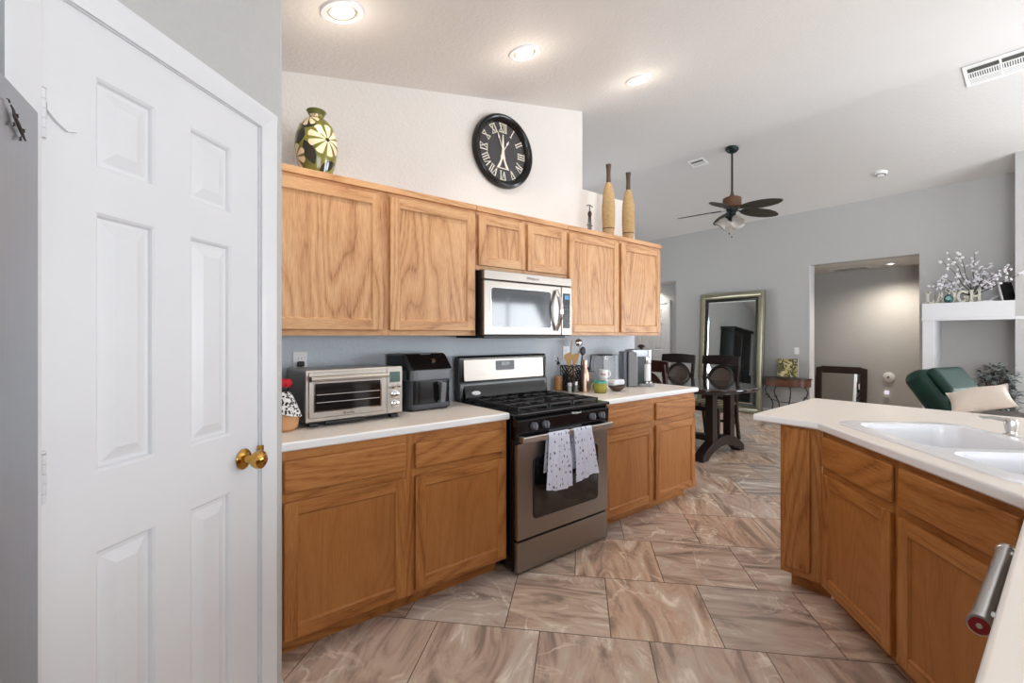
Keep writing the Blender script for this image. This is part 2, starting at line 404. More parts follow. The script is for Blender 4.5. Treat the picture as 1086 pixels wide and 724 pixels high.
# long wall behind (Y = -3.4)
mb = MB()
ya, yb = -3.52, -3.40
for (a, b_, z0, z1) in ((-2.1, -0.75, 0, 4.0), (-0.75, 1.95, 0, 0.8), (-0.75, 1.95, 2.3, 4.0), (1.95, 5.1, 0, 4.0), (5.1, 7.5, 2.35, 4.0), (7.5, 8.6, 0, 4.0)):
    top = lambda x: min(z1, ceil_z(x) + .03)
    if z1 < 4: mb.box((a, ya, z0), (b_, yb, z1))
    else:
        ps = [(a, z0), (b_, z0), (b_, ceil_z(b_) + .03)] + ([(6.15, ceil_z(6.15) + .03)] if a < 6.15 < b_ else []) + [(a, ceil_z(a) + .03)]
        mb.prism(ps, 1, ya, yb)
struct(mb.build('wall_back', wall_white))
mb = MB()
for (a, b_, z0, z1) in ((-3.5, -2.9, 0, 2.3), (-2.9, -0.9, 0, 0.75), (-2.9, -0.9, 2.2, 2.3), (-0.9, 6.7, 0, 2.3)): mb.box((-2.1, a, z0), (-1.98, b_, z1))
struct(mb.build('wall_left', wall_grey))
mb = MB(); zz = ceil_z
for (a, b_, z0, z1) in ((-2.1, 4.5, 0, 9), (4.5, 6.3, 0, 0.7), (4.5, 6.3, 2.2, 9), (6.3, 8.95, 0, 9)):
    if z1 < 9: mb.box((a, 6.6, z0), (b_, 6.72, z1))
    else:
        b2 = min(b_, 8.95)
        ps = [(a, z0), (b2, z0), (b2, zz(b2) + .03)] + ([(6.15, zz(6.15) + .03)] if a < 6.15 < b2 else []) + [(a, zz(a) + .03)]
        mb.prism(ps, 1, 6.6, 6.72)
struct(mb.build('wall_dining', wall_grey))

def window(n, lo, hi, axis, mull=1):
    """frame + pane standing in a wall opening; axis 0: plane along X, axis 1: plane along Y"""
    (a, c, z0), (b, _, z1) = lo, hi
    if axis == 1: c, a, b = lo[0], lo[1], hi[1]
    mb = MB(); t = .05
    bx = (lambda p0, p1, q0, q1: mb.box((p0, c - .02, q0), (p1, c + .02, q1), .004)) if axis == 0 else (lambda p0, p1, q0, q1: mb.box((c - .02, p0, q0), (c + .02, p1, q1), .004))
    bx(a, a + t, z0, z1); bx(b - t, b, z0, z1); bx(a + t, b - t, z0, z0 + t); bx(a + t, b - t, z1 - t, z1)
    for k in range(1, mull + 1):
        x = a + (b - a) * k / (mull + 1); bx(x - .02, x + .02, z0 + t, z1 - t)
    return struct(mb.build('window_%d' % n, white_trim))
window(1, (5.1, -3.46, 0.02), (7.5, -3.46, 2.35), 0, 1)
window(2, (-0.75, -3.46, 0.8), (1.95, -3.46, 2.3), 0, 2)  # unseen window, added to hold the nook light
window(3, (-2.9, -2.04, 0.75), (-0.9, -2.04, 2.2), 1, 1)  # unseen window, added to hold the side light
window(5, (8.48, -3.1, 0.7), (8.48, -1.1, 2.2), 1, 1)  # invented window, put in for the extra living room light
window(4, (4.5, 6.66, 0.7), (6.3, 6.66, 2.2), 0, 1)  # unseen window, added to light the dining end

# ---- pantry wall (runs at an angle), its side return and the alcove wall the refrigerator stands against
PA = math.atan2(.6801, .7331)
PM = Matrix.Translation((.381, 1.788, 0)) @ Matrix.Rotation(PA, 4, 'Z')
def pantry_pt(x, y, z=0): return PM @ Vector((x, y, z))
mb = MB(); DX0, DX1, DZ = -.738, -.115, 2.042
mb.box((-.80, 0, 0), (DX0 - .012, .11, 2.75)); mb.box((DX1 + .012, 0, 0), (0, .11, 2.75), .0); mb.box((DX0 - .012, 0, DZ + .012), (DX1 + .012, .11, 2.75))
mb.xf(PM)
mb.box((.271, 1.80, 0), (.381, YW, 2.74))
struct(mb.build('wall_pantry', wall_grey))
mb = MB(); a = pantry_pt(-.80, 0); bdir = Vector((-.866 * SU - .5 * CU, .866 * CU - .5 * SU, 0))
rot = math.atan2(bdir.y, bdir.x)
AM = Matrix.Translation(a) @ Matrix.Rotation(rot, 4, 'Z')
mb.box((0, -.1, 0), (1.15, 0, 2.5)).xf(AM); struct(mb.build('wall_alcove', wall_grey))

# six-panel door builder (local: x across, z up, front faces -y)
def six_panel(W, H, cols, rows, th=.035, depth=.009, ring=.030):
    mb = MB(); bm = mb.bm
    xs = sorted({0, W, *[c for p in cols for c in p]}); zs = sorted({0, H, *[c for p in rows for c in p]})
    for i in range(len(xs) - 1):
        for j in range(len(zs) - 1):
            x0, x1, z0, z1 = xs[i], xs[i + 1], zs[j], zs[j + 1]
            if (x0, x1) in cols and (z0, z1) in rows:
                lv = [(0, 0), (.006, .004), (.010, .013), (.016, .013), (.016 + ring, .002)]
                prev = None
                for ins, dp in lv:
                    q = [bm.verts.new((x0 + ins, dp, z0 + ins)), bm.verts.new((x1 - ins, dp, z0 + ins)), bm.verts.new((x1 - ins, dp, z1 - ins)), bm.verts.new((x0 + ins, dp, z1 - ins))]
                    if prev:
                        for k in range(4): bm.faces.new((prev[k], prev[(k + 1) % 4], q[(k + 1) % 4], q[k]))
                    prev = q
                bm.faces.new(prev)
            else:
                bm.faces.new([bm.verts.new(p) for p in ((x0, 0, z0), (x1, 0, z0), (x1, 0, z1), (x0, 0, z1))])
    bmesh.ops.remove_doubles(bm, verts=bm.verts, dist=1e-5)
    mb.box((0, .012, 0), (W, th, H))
    bm.faces.ensure_lookup_table()
    for (p, q) in (((0, 0, 0), (W, .012, 0)), ):
        pass
    for A, B in (((0, 0), (0, H)), ((W, 0), (W, H))):
        v = [bm.verts.new((A[0], 0, A[1])), bm.verts.new((A[0], .012, A[1])), bm.verts.new((B[0], .012, B[1])), bm.verts.new((B[0], 0, B[1]))]; bm.faces.new(v)
    v = [bm.verts.new((0, 0, H)), bm.verts.new((W, 0, H)), bm.verts.new((W, .012, H)), bm.verts.new((0, .012, H))]; bm.faces.new(v)
    return mb
x0 = DX0
dr = struct(six_panel(DX1 - DX0, DZ - .012, [(-.629 - x0, -.486 - x0), (-.381 - x0, -.232 - x0)], [(.24, .858), (1.033, 1.610), (1.710, 1.910)]).xf(PM @ Matrix.Translation((DX0, .006, .012))).build('door_1', white_trim, ang=20))
kp = MB(); RX = Matrix.Rotation(R(90), 3, 'X')
kp.lathe([(0, 0), (.031, 0), (.033, .004), (.026, .010), (.013, .014), (.011, .030), (.013, .036), (.024, .042), (.0285, .054), (.027, .066), (.017, .074), (.0, .076)], 32, rot=RX, cap=False)
kp.lathe([(0, .0745), (.006, .0745), (.006, .0775), (0, .0775)], 16, rot=RX, cap=False)
kp.xf(PM @ Matrix.Translation((-.182, .006, .957))); kb = kp.build('door_knob', brass, dr); kb['label'] = 'polished brass door knob'
bl = MB().box((-.118, -.012, .93), (-.108, .012, .985), .002).xf(PM).build('strike_plate', brass, dr)
for zc in (1.787, 1.066, .25):
    h = MB()
    for k in range(5): h.lathe([(0, 0), (.0065, 0), (.0065, .0185), (0, .0185)], 14, at=(-.739, -.004, zc - .048 + .0194 * k), cap=False)
    h.lathe([(0, 0), (.005, 0), (.0075, .002), (.0055, .006), (0, .007)], 14, at=(-.739, -.004, zc + .049), cap=False)
    h.xf(PM); h.build('hinge', white_trim, dr)
st = MB().prism([(-.728, 1.815), (-.700, 1.815), (-.683, 1.800), (-.672, 1.778), (-.690, 1.772), (-.712, 1.785), (-.728, 1.800)], 1, -.0015, .008, .001)
st.xf(PM); st.build('latch_plate', white_trim, dr)
# casing around the pantry door
cs = MB()
prof = [(0, 0), (.064, 0), (.064, -.016), (.050, -.019), (.018, -.013), (.006, -.010), (0, -.008)]
def casing_leg(x, z0, z1, sgn): return cs.prism([(x + sgn * p[0], p[1]) for p in prof], 2, z0, z1)
casing_leg(DX1 + .004, 0, DZ + .06, 1); casing_leg(DX0 - .004, 0, DZ + .06, -1)
cs.prism([(p[1], DZ + .002 + p[0]) for p in prof], 0, DX0 - .068, DX1 + .068)
for bx in ((DX1, DX1 + .012), (DX0 - .012, DX0)): cs.box((bx[0], .0, 0), (bx[1], .11, DZ))
cs.box((DX0, 0, DZ), (DX1, .11, DZ + .012)); cs.xf(PM)
struct(cs.build('trim_1', white_trim))
bs = MB().prism([(.0, 0), (-.014, 0), (-.014, .075), (-.008, .09), (0, .095)], 0, DX1 + .070, .012).xf(PM)
bs.box((.381, 1.80, 0), (.393, 2.05, .092), .003)
struct(bs.build('baseboard_pantry', white_trim))
mb = MB(); bz = .095
for lo, hi in (((FX - .014, 2.77, 0), (FX, 5.15, bz)), ((9.706, -.5, 0), (9.72, 4.7, bz)), ((FX - .014, -3.4, 0), (FX, .0, bz)), ((-1.0, YW + .13, 0), (3.63, YW + .144, bz))): mb.box(lo, hi, .004)
struct(mb.build('baseboard_far', white_trim))
# jamb lining of the hall opening
mb = MB(); mb.box((FX - .006, 2.752, 0), (FX + .186, 2.764, 2.488)); struct(mb.build('trim_2', white_trim))
# recess door (white six-panel) with casing
RM = Matrix.Translation((8.82, 6.40, 0)) @ Matrix.Rotation(R(-90), 4, 'Z')
d2 = six_panel(.81, 2.03, [(.12, .34), (.47, .69)], [(.24, .86), (1.03, 1.61), (1.71, 1.91)]).xf(RM @ Matrix.Translation((0, -.036, .01)))
d2 = struct(d2.build('door_2', white_trim, ang=20))
mb = MB(); mb.box((-.07, -.05, 0), (-.004, 0, 2.11), .006); mb.box((.814, -.05, 0), (.88, 0, 2.11), .006); mb.box((-.004, -.05, 2.045), (.814, 0, 2.11), .006)
struct(mb.xf(RM).build('trim_3', white_trim))

# built-in niche with mantel shelf on the far wall, and the pier at its right
BX = 7.93
mb = MB()
mb.box((BX, -.9, 0), (FX, .485, ceil_z(BX) + .02)); struct(mb.build('wall_pier', wall_grey))
mb = MB()
mb.box((BX + .01, 1.19, 0), (FX, 1.305, 1.60), .004)
mb.box((BX, .485, 1.575), (FX, 1.308, 1.765), .004); mb.box((BX - .012, .485, 1.54), (FX, 1.312, 1.578), .006)
mb.box((BX - .012, -.9, 1.54), (BX, .485, 1.578), .004)
struct(mb.build('trim_4', white_trim))

# ================================================================== KITCHEN CABINETS
def panel_door(parent, x0, x1, z0, z1, yf, name='door', st=.055, grain_rail=True):
    """framed cabinet door: stiles and rails with a recessed flat panel; front face at y = yf"""
    t = .02; mb = MB()
    mb.box((x0, yf, z0), (x0 + st, yf + t, z1), .0045); mb.box((x1 - st, yf, z0), (x1, yf + t, z1), .0045)
    mb.mi = 1
    mb.box((x0 + st - .003, yf + .0006, z0), (x1 - st + .003, yf + t, z0 + st), .0045); mb.box((x0 + st - .003, yf + .0006, z1 - st), (x1 - st + .003, yf + t, z1), .0045)
    d = mb.build(name, [oakv, oakh], parent)
    p = MB(); a, b, c, e = x0 + st, x1 - st, z0 + st, z1 - st; bm = p.bm
    lv = [(-.001, .002), (.006, .010), (.012, .0105)]; prev = None
    for ins, dp in lv:
        q = [bm.verts.new((a + ins, yf + dp, c + ins)), bm.verts.new((b - ins, yf + dp, c + ins)), bm.verts.new((b - ins, yf + dp, e - ins)), bm.verts.new((a + ins, yf + dp, e - ins))]
        if prev:
            for k in range(4): bm.faces.new((prev[k], prev[(k + 1) % 4], q[(k + 1) % 4], q[k]))
        prev = q
    bm.faces.new(prev); p.box((a, yf + .011, c), (b, yf + .016, e))
    p.build('door_panel', oakp, d, ang=20)
    return d
def drawer_front(parent, x0, x1, z0, z1, yf):
    return MB().box((x0, yf, z0), (x1, yf + .02, z1), .008, 3).build('drawer', oakh, parent)
def cab_body(parent, W, D, z0, z1, stiles, toe=None, name='body', ends=(0, 0)):
    """carcass with a face frame at y = -D; local x from 0 to W"""
    mb = MB()
    mb.box((ends[0], -D + .018, z0), (W - ends[1], 0, z1))
    f = mb.build(name, oakv, parent)
    ff = MB(); ff.box((0, -D, z0), (W, -D + .0185, z1), .002); ff.mi = 1
    for (p, q) in stiles: ff.box((p, -D - .0008, z0 + .0005), (q, -D + .001, z1 - .0005))
    ff.build('face_frame', [oakh, oakv], parent)
    if toe: MB().box((.0, -D + .075, 0.0), (W - toe, -D + .09, z0), 0).build('toe_kick', oakh, parent)
    return f
def stiles_of(doors, xa, W):
    e = [0] + [v - xa for d in doors for v in d[:2]] + [W]
    return [(max(0, e[i] - .012), min(W, e[i + 1] + .012)) for i in range(0, len(e), 2)]
# wall cabinets: fronts at Y 2.345, z 1.35-2.13
def wall_cab(label, xa, xb, z0, doors):
    t = thing('wall_cabinet', label, 'cabinet', (xa, YW, 0), 0, 'oak wall cabinets above the counter')
    W = xb - xa; cab_body(t, W, .315, z0, 2.125, stiles_of(doors, xa, W))
    mb = MB().box((-.0, -.332, 2.118), (W + (.012 if xb > 3.5 else 0), 0, 2.152), .004); mb.build('top_moulding', oakh, t)
    for (a, b, c, e) in doors: panel_door(t, a - xa, b - xa, c, e, -.337)
    return t
wall_cab('large oak wall cabinet with two doors above toaster oven and air fryer', .383, 1.592, 1.349, [(.40, .985, 1.378, 2.096), (1.028, 1.578, 1.378, 2.096)])
wall_cab('short oak wall cabinet with two small doors directly above microwave', 1.593, 2.388, 1.756, [(1.606, 1.980, 1.784, 2.096), (2.005, 2.373, 1.784, 2.096)])
wall_cab('tall oak wall cabinet with two doors above coffee machine, under woven vases', 2.389, 3.56, 1.349, [(2.402, 2.964, 1.374, 2.096), (3.000, 3.545, 1.374, 2.096)])
# base cabinets
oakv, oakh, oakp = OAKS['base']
def base_cab(label, xa, xb, doors, drawers, toe):
    t = thing('base_cabinet', label, 'cabinet', (xa, YW - .002, 0), 0, 'oak base cabinets under the long counter')
    cab_body(t, xb - xa, .613, .085, .874, stiles_of(doors, xa, xb - xa), toe)
    for (a, b, c, e) in doors: panel_door(t, a - xa, b - xa, c, e, -.633)
    for (a, b, c, e) in drawers: drawer_front(t, a - xa, b - xa, c, e, -.633)
    return t
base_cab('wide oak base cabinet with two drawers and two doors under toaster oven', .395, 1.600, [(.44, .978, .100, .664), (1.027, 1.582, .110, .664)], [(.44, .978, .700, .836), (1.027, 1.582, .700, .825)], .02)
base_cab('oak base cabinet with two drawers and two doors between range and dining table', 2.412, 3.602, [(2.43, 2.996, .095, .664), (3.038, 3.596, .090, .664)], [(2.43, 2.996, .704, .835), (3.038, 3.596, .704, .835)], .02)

def poly_holes(outer, holes, z0, z1, bev=.010):
    mb = MB(); bm = mb.bm; loops = []
    for L in [outer] + holes:
        vs = [bm.verts.new((x, y, z1)) for x, y in L]
        loops.append([bm.edges.new((vs[i], vs[(i + 1) % len(vs)])) for i in range(len(vs))])
    es = [e for L in loops for e in L]
    r = bmesh.ops.triangle_fill(bm, use_beauty=True, use_dissolve=False, edges=es, normal=(0, 0, 1))
    fs = [f for f in bm.faces]
    bmesh.ops.recalc_face_normals(bm, faces=fs)
    if fs[0].normal.z < 0: bmesh.ops.reverse_faces(bm, faces=fs)
    ex = bmesh.ops.extrude_face_region(bm, geom=fs)
    vs = [g for g in ex['geom'] if isinstance(g, bmesh.types.BMVert)]
    bmesh.ops.translate(bm, verts=vs, vec=(0, 0, z0 - z1))
    bmesh.ops.recalc_face_normals(bm, faces=bm.faces)
    oe = [e for e in bm.edges if e.is_valid and abs(e.verts[0].co.z - e.verts[1].co.z) < 1e-6 and len(e.link_faces) == 2 and abs(e.link_faces[0].normal.z) + abs(e.link_faces[1].normal.z) < 1.5]
    bmesh.ops.bevel(bm, geom=oe, offset=bev, segments=3, profile=0.5, affect='EDGES')
    for f in bm.faces: f.normal_update(); f.material_index = 1 if f.normal.z < .75 else 0
    return mb
ct = poly_holes([(.384, 2.022), (1.606, 2.022), (1.606, YW - .002), (.384, YW - .002)], [], .8745, .914).build('countertop', lam)
tag(ct, 'cream countertop under toaster oven and air fryer, ending at the range', 'countertop')
ct = poly_holes([(2.408, 2.022), (3.640, 2.022), (3.640, YW - .002), (2.408, YW - .002)], [], .8745, .914).build('countertop', lam)
tag(ct, 'cream countertop under coffee machine and bowl, on the dining side of range', 'countertop')

# ---- peninsula: countertop with corner sink
B = Vector((2.633, .828, 0)); ed = Vector((-.731, -.682, 0)).normalized(); nd = Vector((.682, -.731, 0)).normalized()
def dg_pt(s, n, z=0): p = B + ed * s + nd * n; return Vector((p.x, p.y, z))
D = dg_pt(1.085, 0)
outer = [(2.655, 1.150), (2.633, .828), (D.x, D.y), (.50, .085), (.50, -.56), (3.63, -.56), (3.645, 1.172)]
def sr(s0, n0, s1, n1, r, z=0, k=5): return [(dg_pt(a, b).x, dg_pt(a, b).y) for a, b in rrect(s0, n0, s1, n1, r, k)]
hole = sr(.0, .105, .955, .600, .07)
pt_ = poly_holes(outer, [hole[::-1]], .8745, .914).build('countertop', lam); tag(pt_, 'cream peninsula countertop holding the white corner sink', 'countertop')
# sink
sk = thing('kitchen_sink', 'white double bowl sink set in the peninsula countertop', 'sink', (B.x, B.y, .914), math.atan2(ed.y, ed.x))
# local: x = along front edge, inward = -y? (nd in local frame)
def L2(p): return p
lx, ly = ed, Vector((-ed.y, ed.x, 0)); sgn = 1 if ly.dot(nd) > 0 else -1
def sp(s, n): return (s, sgn * n)
def ring_strip(mb, loops):
    bm = mb.bm; prev = None
    for L in loops:
        cur = [bm.verts.new(p) for p in L]
        if prev:
            for k in range(len(cur)): bm.faces.new((prev[k], prev[(k + 1) % len(cur)], cur[(k + 1) % len(cur)], cur[k]))
        prev = cur
    return prev
def lp(s0, n0, s1, n1, r, z): return [(*sp(a, b), z) for a, b in rrect(s0, n0, s1, n1, r, 6)]
rim = MB()
# top deck with two bowl holes
bm = rim.bm; loops = []
bowls = [(.035, .140, .545, .565), (.590, .140, .920, .565)]
for L in [lp(-.020, .085, .975, .620, .085, .010)] + [lp(*bw, .085, .010)[::-1] for bw in bowls]:
    vs = [bm.verts.new(p) for p in L]; loops += [bm.edges.new((vs[i], vs[(i + 1) % len(vs)])) for i in range(len(vs))]
bmesh.ops.triangle_fill(bm, use_beauty=True, use_dissolve=False, edges=loops, normal=(0, 0, 1))
ring_strip(rim, [lp(-.020, .085, .975, .620, .085, .010), lp(-.026, .079, .981, .626, .09, .006), lp(-.028, .077, .983, .628, .092, .0005)])
bmesh.ops.remove_doubles(bm, verts=bm.verts, dist=1e-5); bmesh.ops.recalc_face_normals(bm, faces=bm.faces)
rim.build('rim', white_gloss, sk)
for i, (s0, n0, s1, n1) in enumerate(bowls):
    bw = MB(); f = lambda i_, z, r: lp(s0 + i_, n0 + i_, s1 - i_, n1 - i_, r, z)
    last = ring_strip(bw, [f(0, .010, .085), f(.004, .004, .083), f(.008, -.02, .08), f(.018, -.15, .07), f(.035, -.185, .055), f(.07, -.195, .03)])
    bw.bm.faces.new(last)
    bmesh.ops.recalc_face_normals(bw.bm, faces=bw.bm.faces); bmesh.ops.reverse_faces(bw.bm, faces=bw.bm.faces)
    b_ = bw.build('bowl', white_gloss, sk, ang=60)
    c = sp((s0 + s1) / 2, (n0 + n1) / 2)
    MB().lathe([(0, 0), (.04, 0), (.042, .003), (.03, .004), (.026, -.001), (0, -.002)], 24, at=(*c, -.1945), cap=False).build('drain', chrome, b_)
# faucet: two lever handles and a low spout on the deck behind
fa = thing('faucet', 'brushed nickel two handle faucet behind the corner sink', 'faucet', (*dg_pt(.43, .665).xy, .914), math.atan2(ed.y, ed.x))
MB().lathe([(0, 0), (.030, 0), (.034, .004), (.024, .010), (.017, .03), (.016, .12), (.012, .125), (0, .125)], 24, cap=False).tube([(0, 0, .10), (.02, -sgn * .005, .13), (.07, -sgn * .02, .15), (.14, -sgn * .04, .145), (.17, -sgn * .05, .12)], [.014, .014, .013, .012, .012], 12).build('spout', nickel, fa)
for dx, sg in ((-.21, 1), (.21, 1)):
    h = MB().lathe([(0, 0), (.033, 0), (.034, .003), (.020, .010), (.0165, .018), (.019, .028), (.022, .045), (.022, .062), (.018, .072), (.0, .074)], 28, at=(dx, 0, 0), cap=False)
    dirv = Vector((-.68, sgn * -.73, 0)) if dx < 0 else Vector((.9, .43 * sgn, 0))
    base = Vector((dx, 0, .066))
    pts = [base + dirv * t + Vector((0, 0, z)) for t, z in ((.0, 0), (.03, .004), (.06, .006), (.085, .004), (.098, .006))]
    h.tube(pts, [.012, .009, .007, .0065, .004], 10)
    h.build('handle', nickel, fa)
# peninsula cabinets
def ang_thing(name, label, cat, o, xdir, group=None):
    return thing(name, label, cat, (o.x, o.y, 0), math.atan2(xdir.y, xdir.x), group)
# diagonal sink base: local x along -ed (from inner corner D out to B) so that -y faces the room
O = dg_pt(0, .032)
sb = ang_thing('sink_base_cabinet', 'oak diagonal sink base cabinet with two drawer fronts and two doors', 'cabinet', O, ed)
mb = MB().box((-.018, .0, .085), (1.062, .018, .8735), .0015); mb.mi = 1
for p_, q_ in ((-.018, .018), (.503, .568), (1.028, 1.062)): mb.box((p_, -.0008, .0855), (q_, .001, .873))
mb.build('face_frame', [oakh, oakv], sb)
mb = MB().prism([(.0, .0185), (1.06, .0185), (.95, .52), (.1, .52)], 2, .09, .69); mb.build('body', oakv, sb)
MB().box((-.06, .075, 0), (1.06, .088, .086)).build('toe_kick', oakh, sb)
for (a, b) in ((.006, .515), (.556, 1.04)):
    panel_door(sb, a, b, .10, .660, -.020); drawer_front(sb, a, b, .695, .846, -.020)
# end cabinet: narrow angled panel facing the dining table side
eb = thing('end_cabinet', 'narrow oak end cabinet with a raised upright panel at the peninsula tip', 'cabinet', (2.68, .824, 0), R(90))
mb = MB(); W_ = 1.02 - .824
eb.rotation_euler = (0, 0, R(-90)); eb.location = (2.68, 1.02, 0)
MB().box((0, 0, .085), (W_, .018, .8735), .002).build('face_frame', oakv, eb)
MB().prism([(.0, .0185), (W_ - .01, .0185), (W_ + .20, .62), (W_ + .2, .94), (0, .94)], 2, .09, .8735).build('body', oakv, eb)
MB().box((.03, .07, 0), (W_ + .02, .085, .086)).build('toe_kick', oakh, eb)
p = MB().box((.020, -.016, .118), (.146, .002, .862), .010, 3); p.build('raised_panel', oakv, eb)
# dishwasher and the cabinet run below the near leg of the counter
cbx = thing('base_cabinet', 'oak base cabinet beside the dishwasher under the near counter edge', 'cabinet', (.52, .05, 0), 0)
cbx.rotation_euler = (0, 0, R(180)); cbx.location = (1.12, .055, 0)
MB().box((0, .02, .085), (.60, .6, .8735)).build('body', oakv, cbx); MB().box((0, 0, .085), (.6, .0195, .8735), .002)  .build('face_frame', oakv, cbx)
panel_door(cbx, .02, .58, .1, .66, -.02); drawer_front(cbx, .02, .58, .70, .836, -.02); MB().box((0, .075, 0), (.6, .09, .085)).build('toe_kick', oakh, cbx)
dw = thing('dishwasher', 'dishwasher with round steel bar handle ending in a red medallion', 'dishwasher', (1.735, .055, 0), R(180))
MB().box((0, .03, .08), (.60, .58, .865)).build('body', dgrey, dw)
MB().box((.003, -.012, .10), (.597, .028, .868), .006).build('door', steel, dw)
hz, hy = .818, -.062
hb = MB().lathe([(0, 0), (.0165, 0), (.0185, .003), (.0185, .018), (.0165, .020), (.0165, .45), (.0185, .452), (.0185, .467), (0, .47)], 28, at=(.075, hy, hz), rot=Matrix.Rotation(R(90), 3, 'Y'), cap=False)
for px in (.12, .50): hb.box((px - .012, hy, hz - .012), (px + .012, -.008, hz + .012), .004)
hb = hb.build('handle', nickel, dw)
e1 = MB().lathe([(0, 0), (.0150, 0), (.0150, .0015), (0, .0015)], 24, at=(.5445, hy, hz), rot=Matrix.Rotation(R(90), 3, 'Y'), cap=False).build('medallion', red_m, hb)
MB().lathe([(0, 0), (.005, 0), (.004, .0015), (0, .002)], 16, at=(.5458, hy, hz), rot=Matrix.Rotation(R(90), 3, 'Y'), cap=False).build('medallion_pin', nickel, hb)
MB().box((.02, .06, 0), (.58, .09, .08)).build('toe_kick', black_m, dw)

# ================================================================== APPLIANCES
# ---- gas range (root at floor, local x 0..0.782, y toward the wall)
GX, GY = 1.614, 1.968
gr = thing('gas_range', 'black and stainless steel gas range between the two oak base cabinets', 'stove', (GX, GY, 0))
GW = .782
MB().box((0, .03, .03), (GW, .66, .898), .004).build('body', black_gl, gr)
for x in (.04, GW - .04):
    for y in (.07, .60): MB().lathe([(0, 0), (.018, 0), (.018, .032), (0, .032)], 12, at=(x, y, 0), cap=False).build('foot', black_m, gr)
dw_ = MB().box((.004, 0, .018), (GW - .004, .03, .188), .006).build('storage_drawer', steel, gr)
od = MB(); od.box((.004, -.004, .200), (GW - .004, .03, .742), .007); od = od.build('oven_door', steel, gr)
MB().prism(rrect(.115, .298, GW - .105, .655, .028), 1, -.0075, .0, .002).build('window_trim', black_m, od)
MB().prism(rrect(.124, .307, GW - .114, .646, .022), 1, -.0085, -.002, .0015).build('window_glass', dark_glass, od)
hd = MB().box((.006, -.054, .750), (GW - .006, -.038, .787), .006, 3)
for x in (.012, GW - .042): hd.box((x, -.042, .752), (x + .03, .01, .783), .005)
hd.build('handle', steel_b, od)
MB().box((.0, -.012, .742), (GW, .03, .749), .002).box((.004, 0, .735), (GW - .004, .03, .8)).build('door_cap', black_m, gr)
cp = MB(); cp.prism([(-.004, .762), (.05, .762), (.05, .897), (.018, .897), (-.008, .868)], 0, .0, GW, .003); cp = cp.build('control_panel', black_gl, gr)
MB().box((.24, -.0085, .775), (.52, -.003, .795), .002).build('panel_trim', dgrey, cp)
for x in (.115, .205, .610, .700):
    k = MB().lathe([(0, 0), (.021, 0), (.0225, .004), (.0205, .022), (.019, .026), (0, .0265)], 24, rot=RX, cap=False)
    k.box((-.005, -.036, -.0205), (.005, -.02, .0205), .003); k.xf(Matrix.Translation((x, -.0055, .832)) @ Matrix.Rotation(R(-8), 4, 'X'))
    k = k.build('knob', mgrey, gr)
ck = MB(); ck.box((-.004, -.014, .893), (GW + .004, .60, .914), .007, 3); ck.box((.03, .03, .913), (GW - .03, .58, .9165), .002)
ck.build('cooktop', black_gl, gr)
for (x, y, r) in ((.19, .17, .045), (.59, .17, .05), (.19, .44, .036), (.59, .44, .042), (.39, .305, .05)):
    b_ = MB().lathe([(0, 0), (r * 1.25, 0), (r * 1.15, .008), (r, .010), (r, .017), (r * .85, .021), (0, .022)], 28, at=(x, y, .916), cap=False).build('burner', iron, gr)
for (xa, xb) in ((.045, .285), (.292, .490), (.497, .737)):
    g = MB(); za, zb = .927, .939; ya, yb_ = .045, .565
    for x in (xa, xb - .012): g.box((x, ya, za), (x + .012, yb_, zb), .003)
    for y in (ya, yb_ - .012, .30): g.box((xa, y, za), (xb, y + .012, zb), .003)
    cx = (xa + xb) / 2
    for cy in (.17, .44):
        for dx, dy in ((1, 0), (-1, 0), (0, 1), (0, -1)):
            x0_, y0_ = cx + dx * .028, cy + dy * .028
            x1_, y1_ = cx + dx * ((xb - xa) / 2 - .004), cy + dy * .125
            g.box((min(x0_, x1_) - (.005 if dx == 0 else 0), min(y0_, y1_) - (.005 if dy == 0 else 0), za + .001), (max(x0_, x1_) + (.005 if dx == 0 else 0), max(y0_, y1_) + (.005 if dy == 0 else 0), zb + .003), .002)
    for q in (xa + .012, cx): pass
    for x in (xa + .001, xb - .013):
        for y in (ya, yb_ - .012): g.box((x, y, .9155), (x + .012, y + .012, za + .002), .002)
    # close set bars
    n_ = 5
    for k in range(1, n_):
        x = xa + (xb - xa) * k / n_; g.box((x - .003, ya, za), (x + .003, yb_, zb - .003), .001)
    g.build('grate', iron, gr)
bg_ = MB(); bg_.prism([(.585, .905), (.655, .905), (.655, 1.195), (.632, 1.212), (.612, 1.212), (.598, 1.190), (.606, 1.045), (.590, 1.02)], 0, .0, GW, .006); bg_ = bg_.build('backguard', black_gl, gr)
TB = Matrix.Rotation(R(3.2), 4, 'X')
sp_ = MB().prism(rrect(.035, -.075, GW - .035, .075, .012), 1, -.004, .006, .002); sp_.xf(Matrix.Translation((0, .5985, 1.118)) @ Matrix.Rotation(R(-3.2), 4, 'X')); sp_ = sp_.build('backguard_panel', steel, bg_)
ds = MB().prism(rrect(.30, -.012, .465, .055, .008), 1, -.007, .002, .0015).xf(Matrix.Translation((0, .5985, 1.118)) @ Matrix.Rotation(R(-3.2), 4, 'X')).build('display_panel', mgrey, bg_)
for i in range(3):
    for j in range(2):
        pass
mb = MB(); mb.prism(rrect(.345, .022, .42, .046, .003), 1, -.0085, -.006).xf(Matrix.Translation((0, .5985, 1.118)) @ Matrix.Rotation(R(-3.2), 4, 'X')); mb.build('display', black_gl, bg_)
text_part('Whirlpool', .022, .0004, dgrey, 'brand_lettering', bg_, Matrix.Translation((.395, .5955, 1.082)) @ Matrix.Rotation(R(-3.2), 4, 'X') @ FRONT)
MB().prism([(.56, .916), (.61, .916), (.61, 1.03), (.598, 1.03), (.575, .985)], 0, .03, GW - .03, .003).build('backguard_skirt', black_gl, gr)
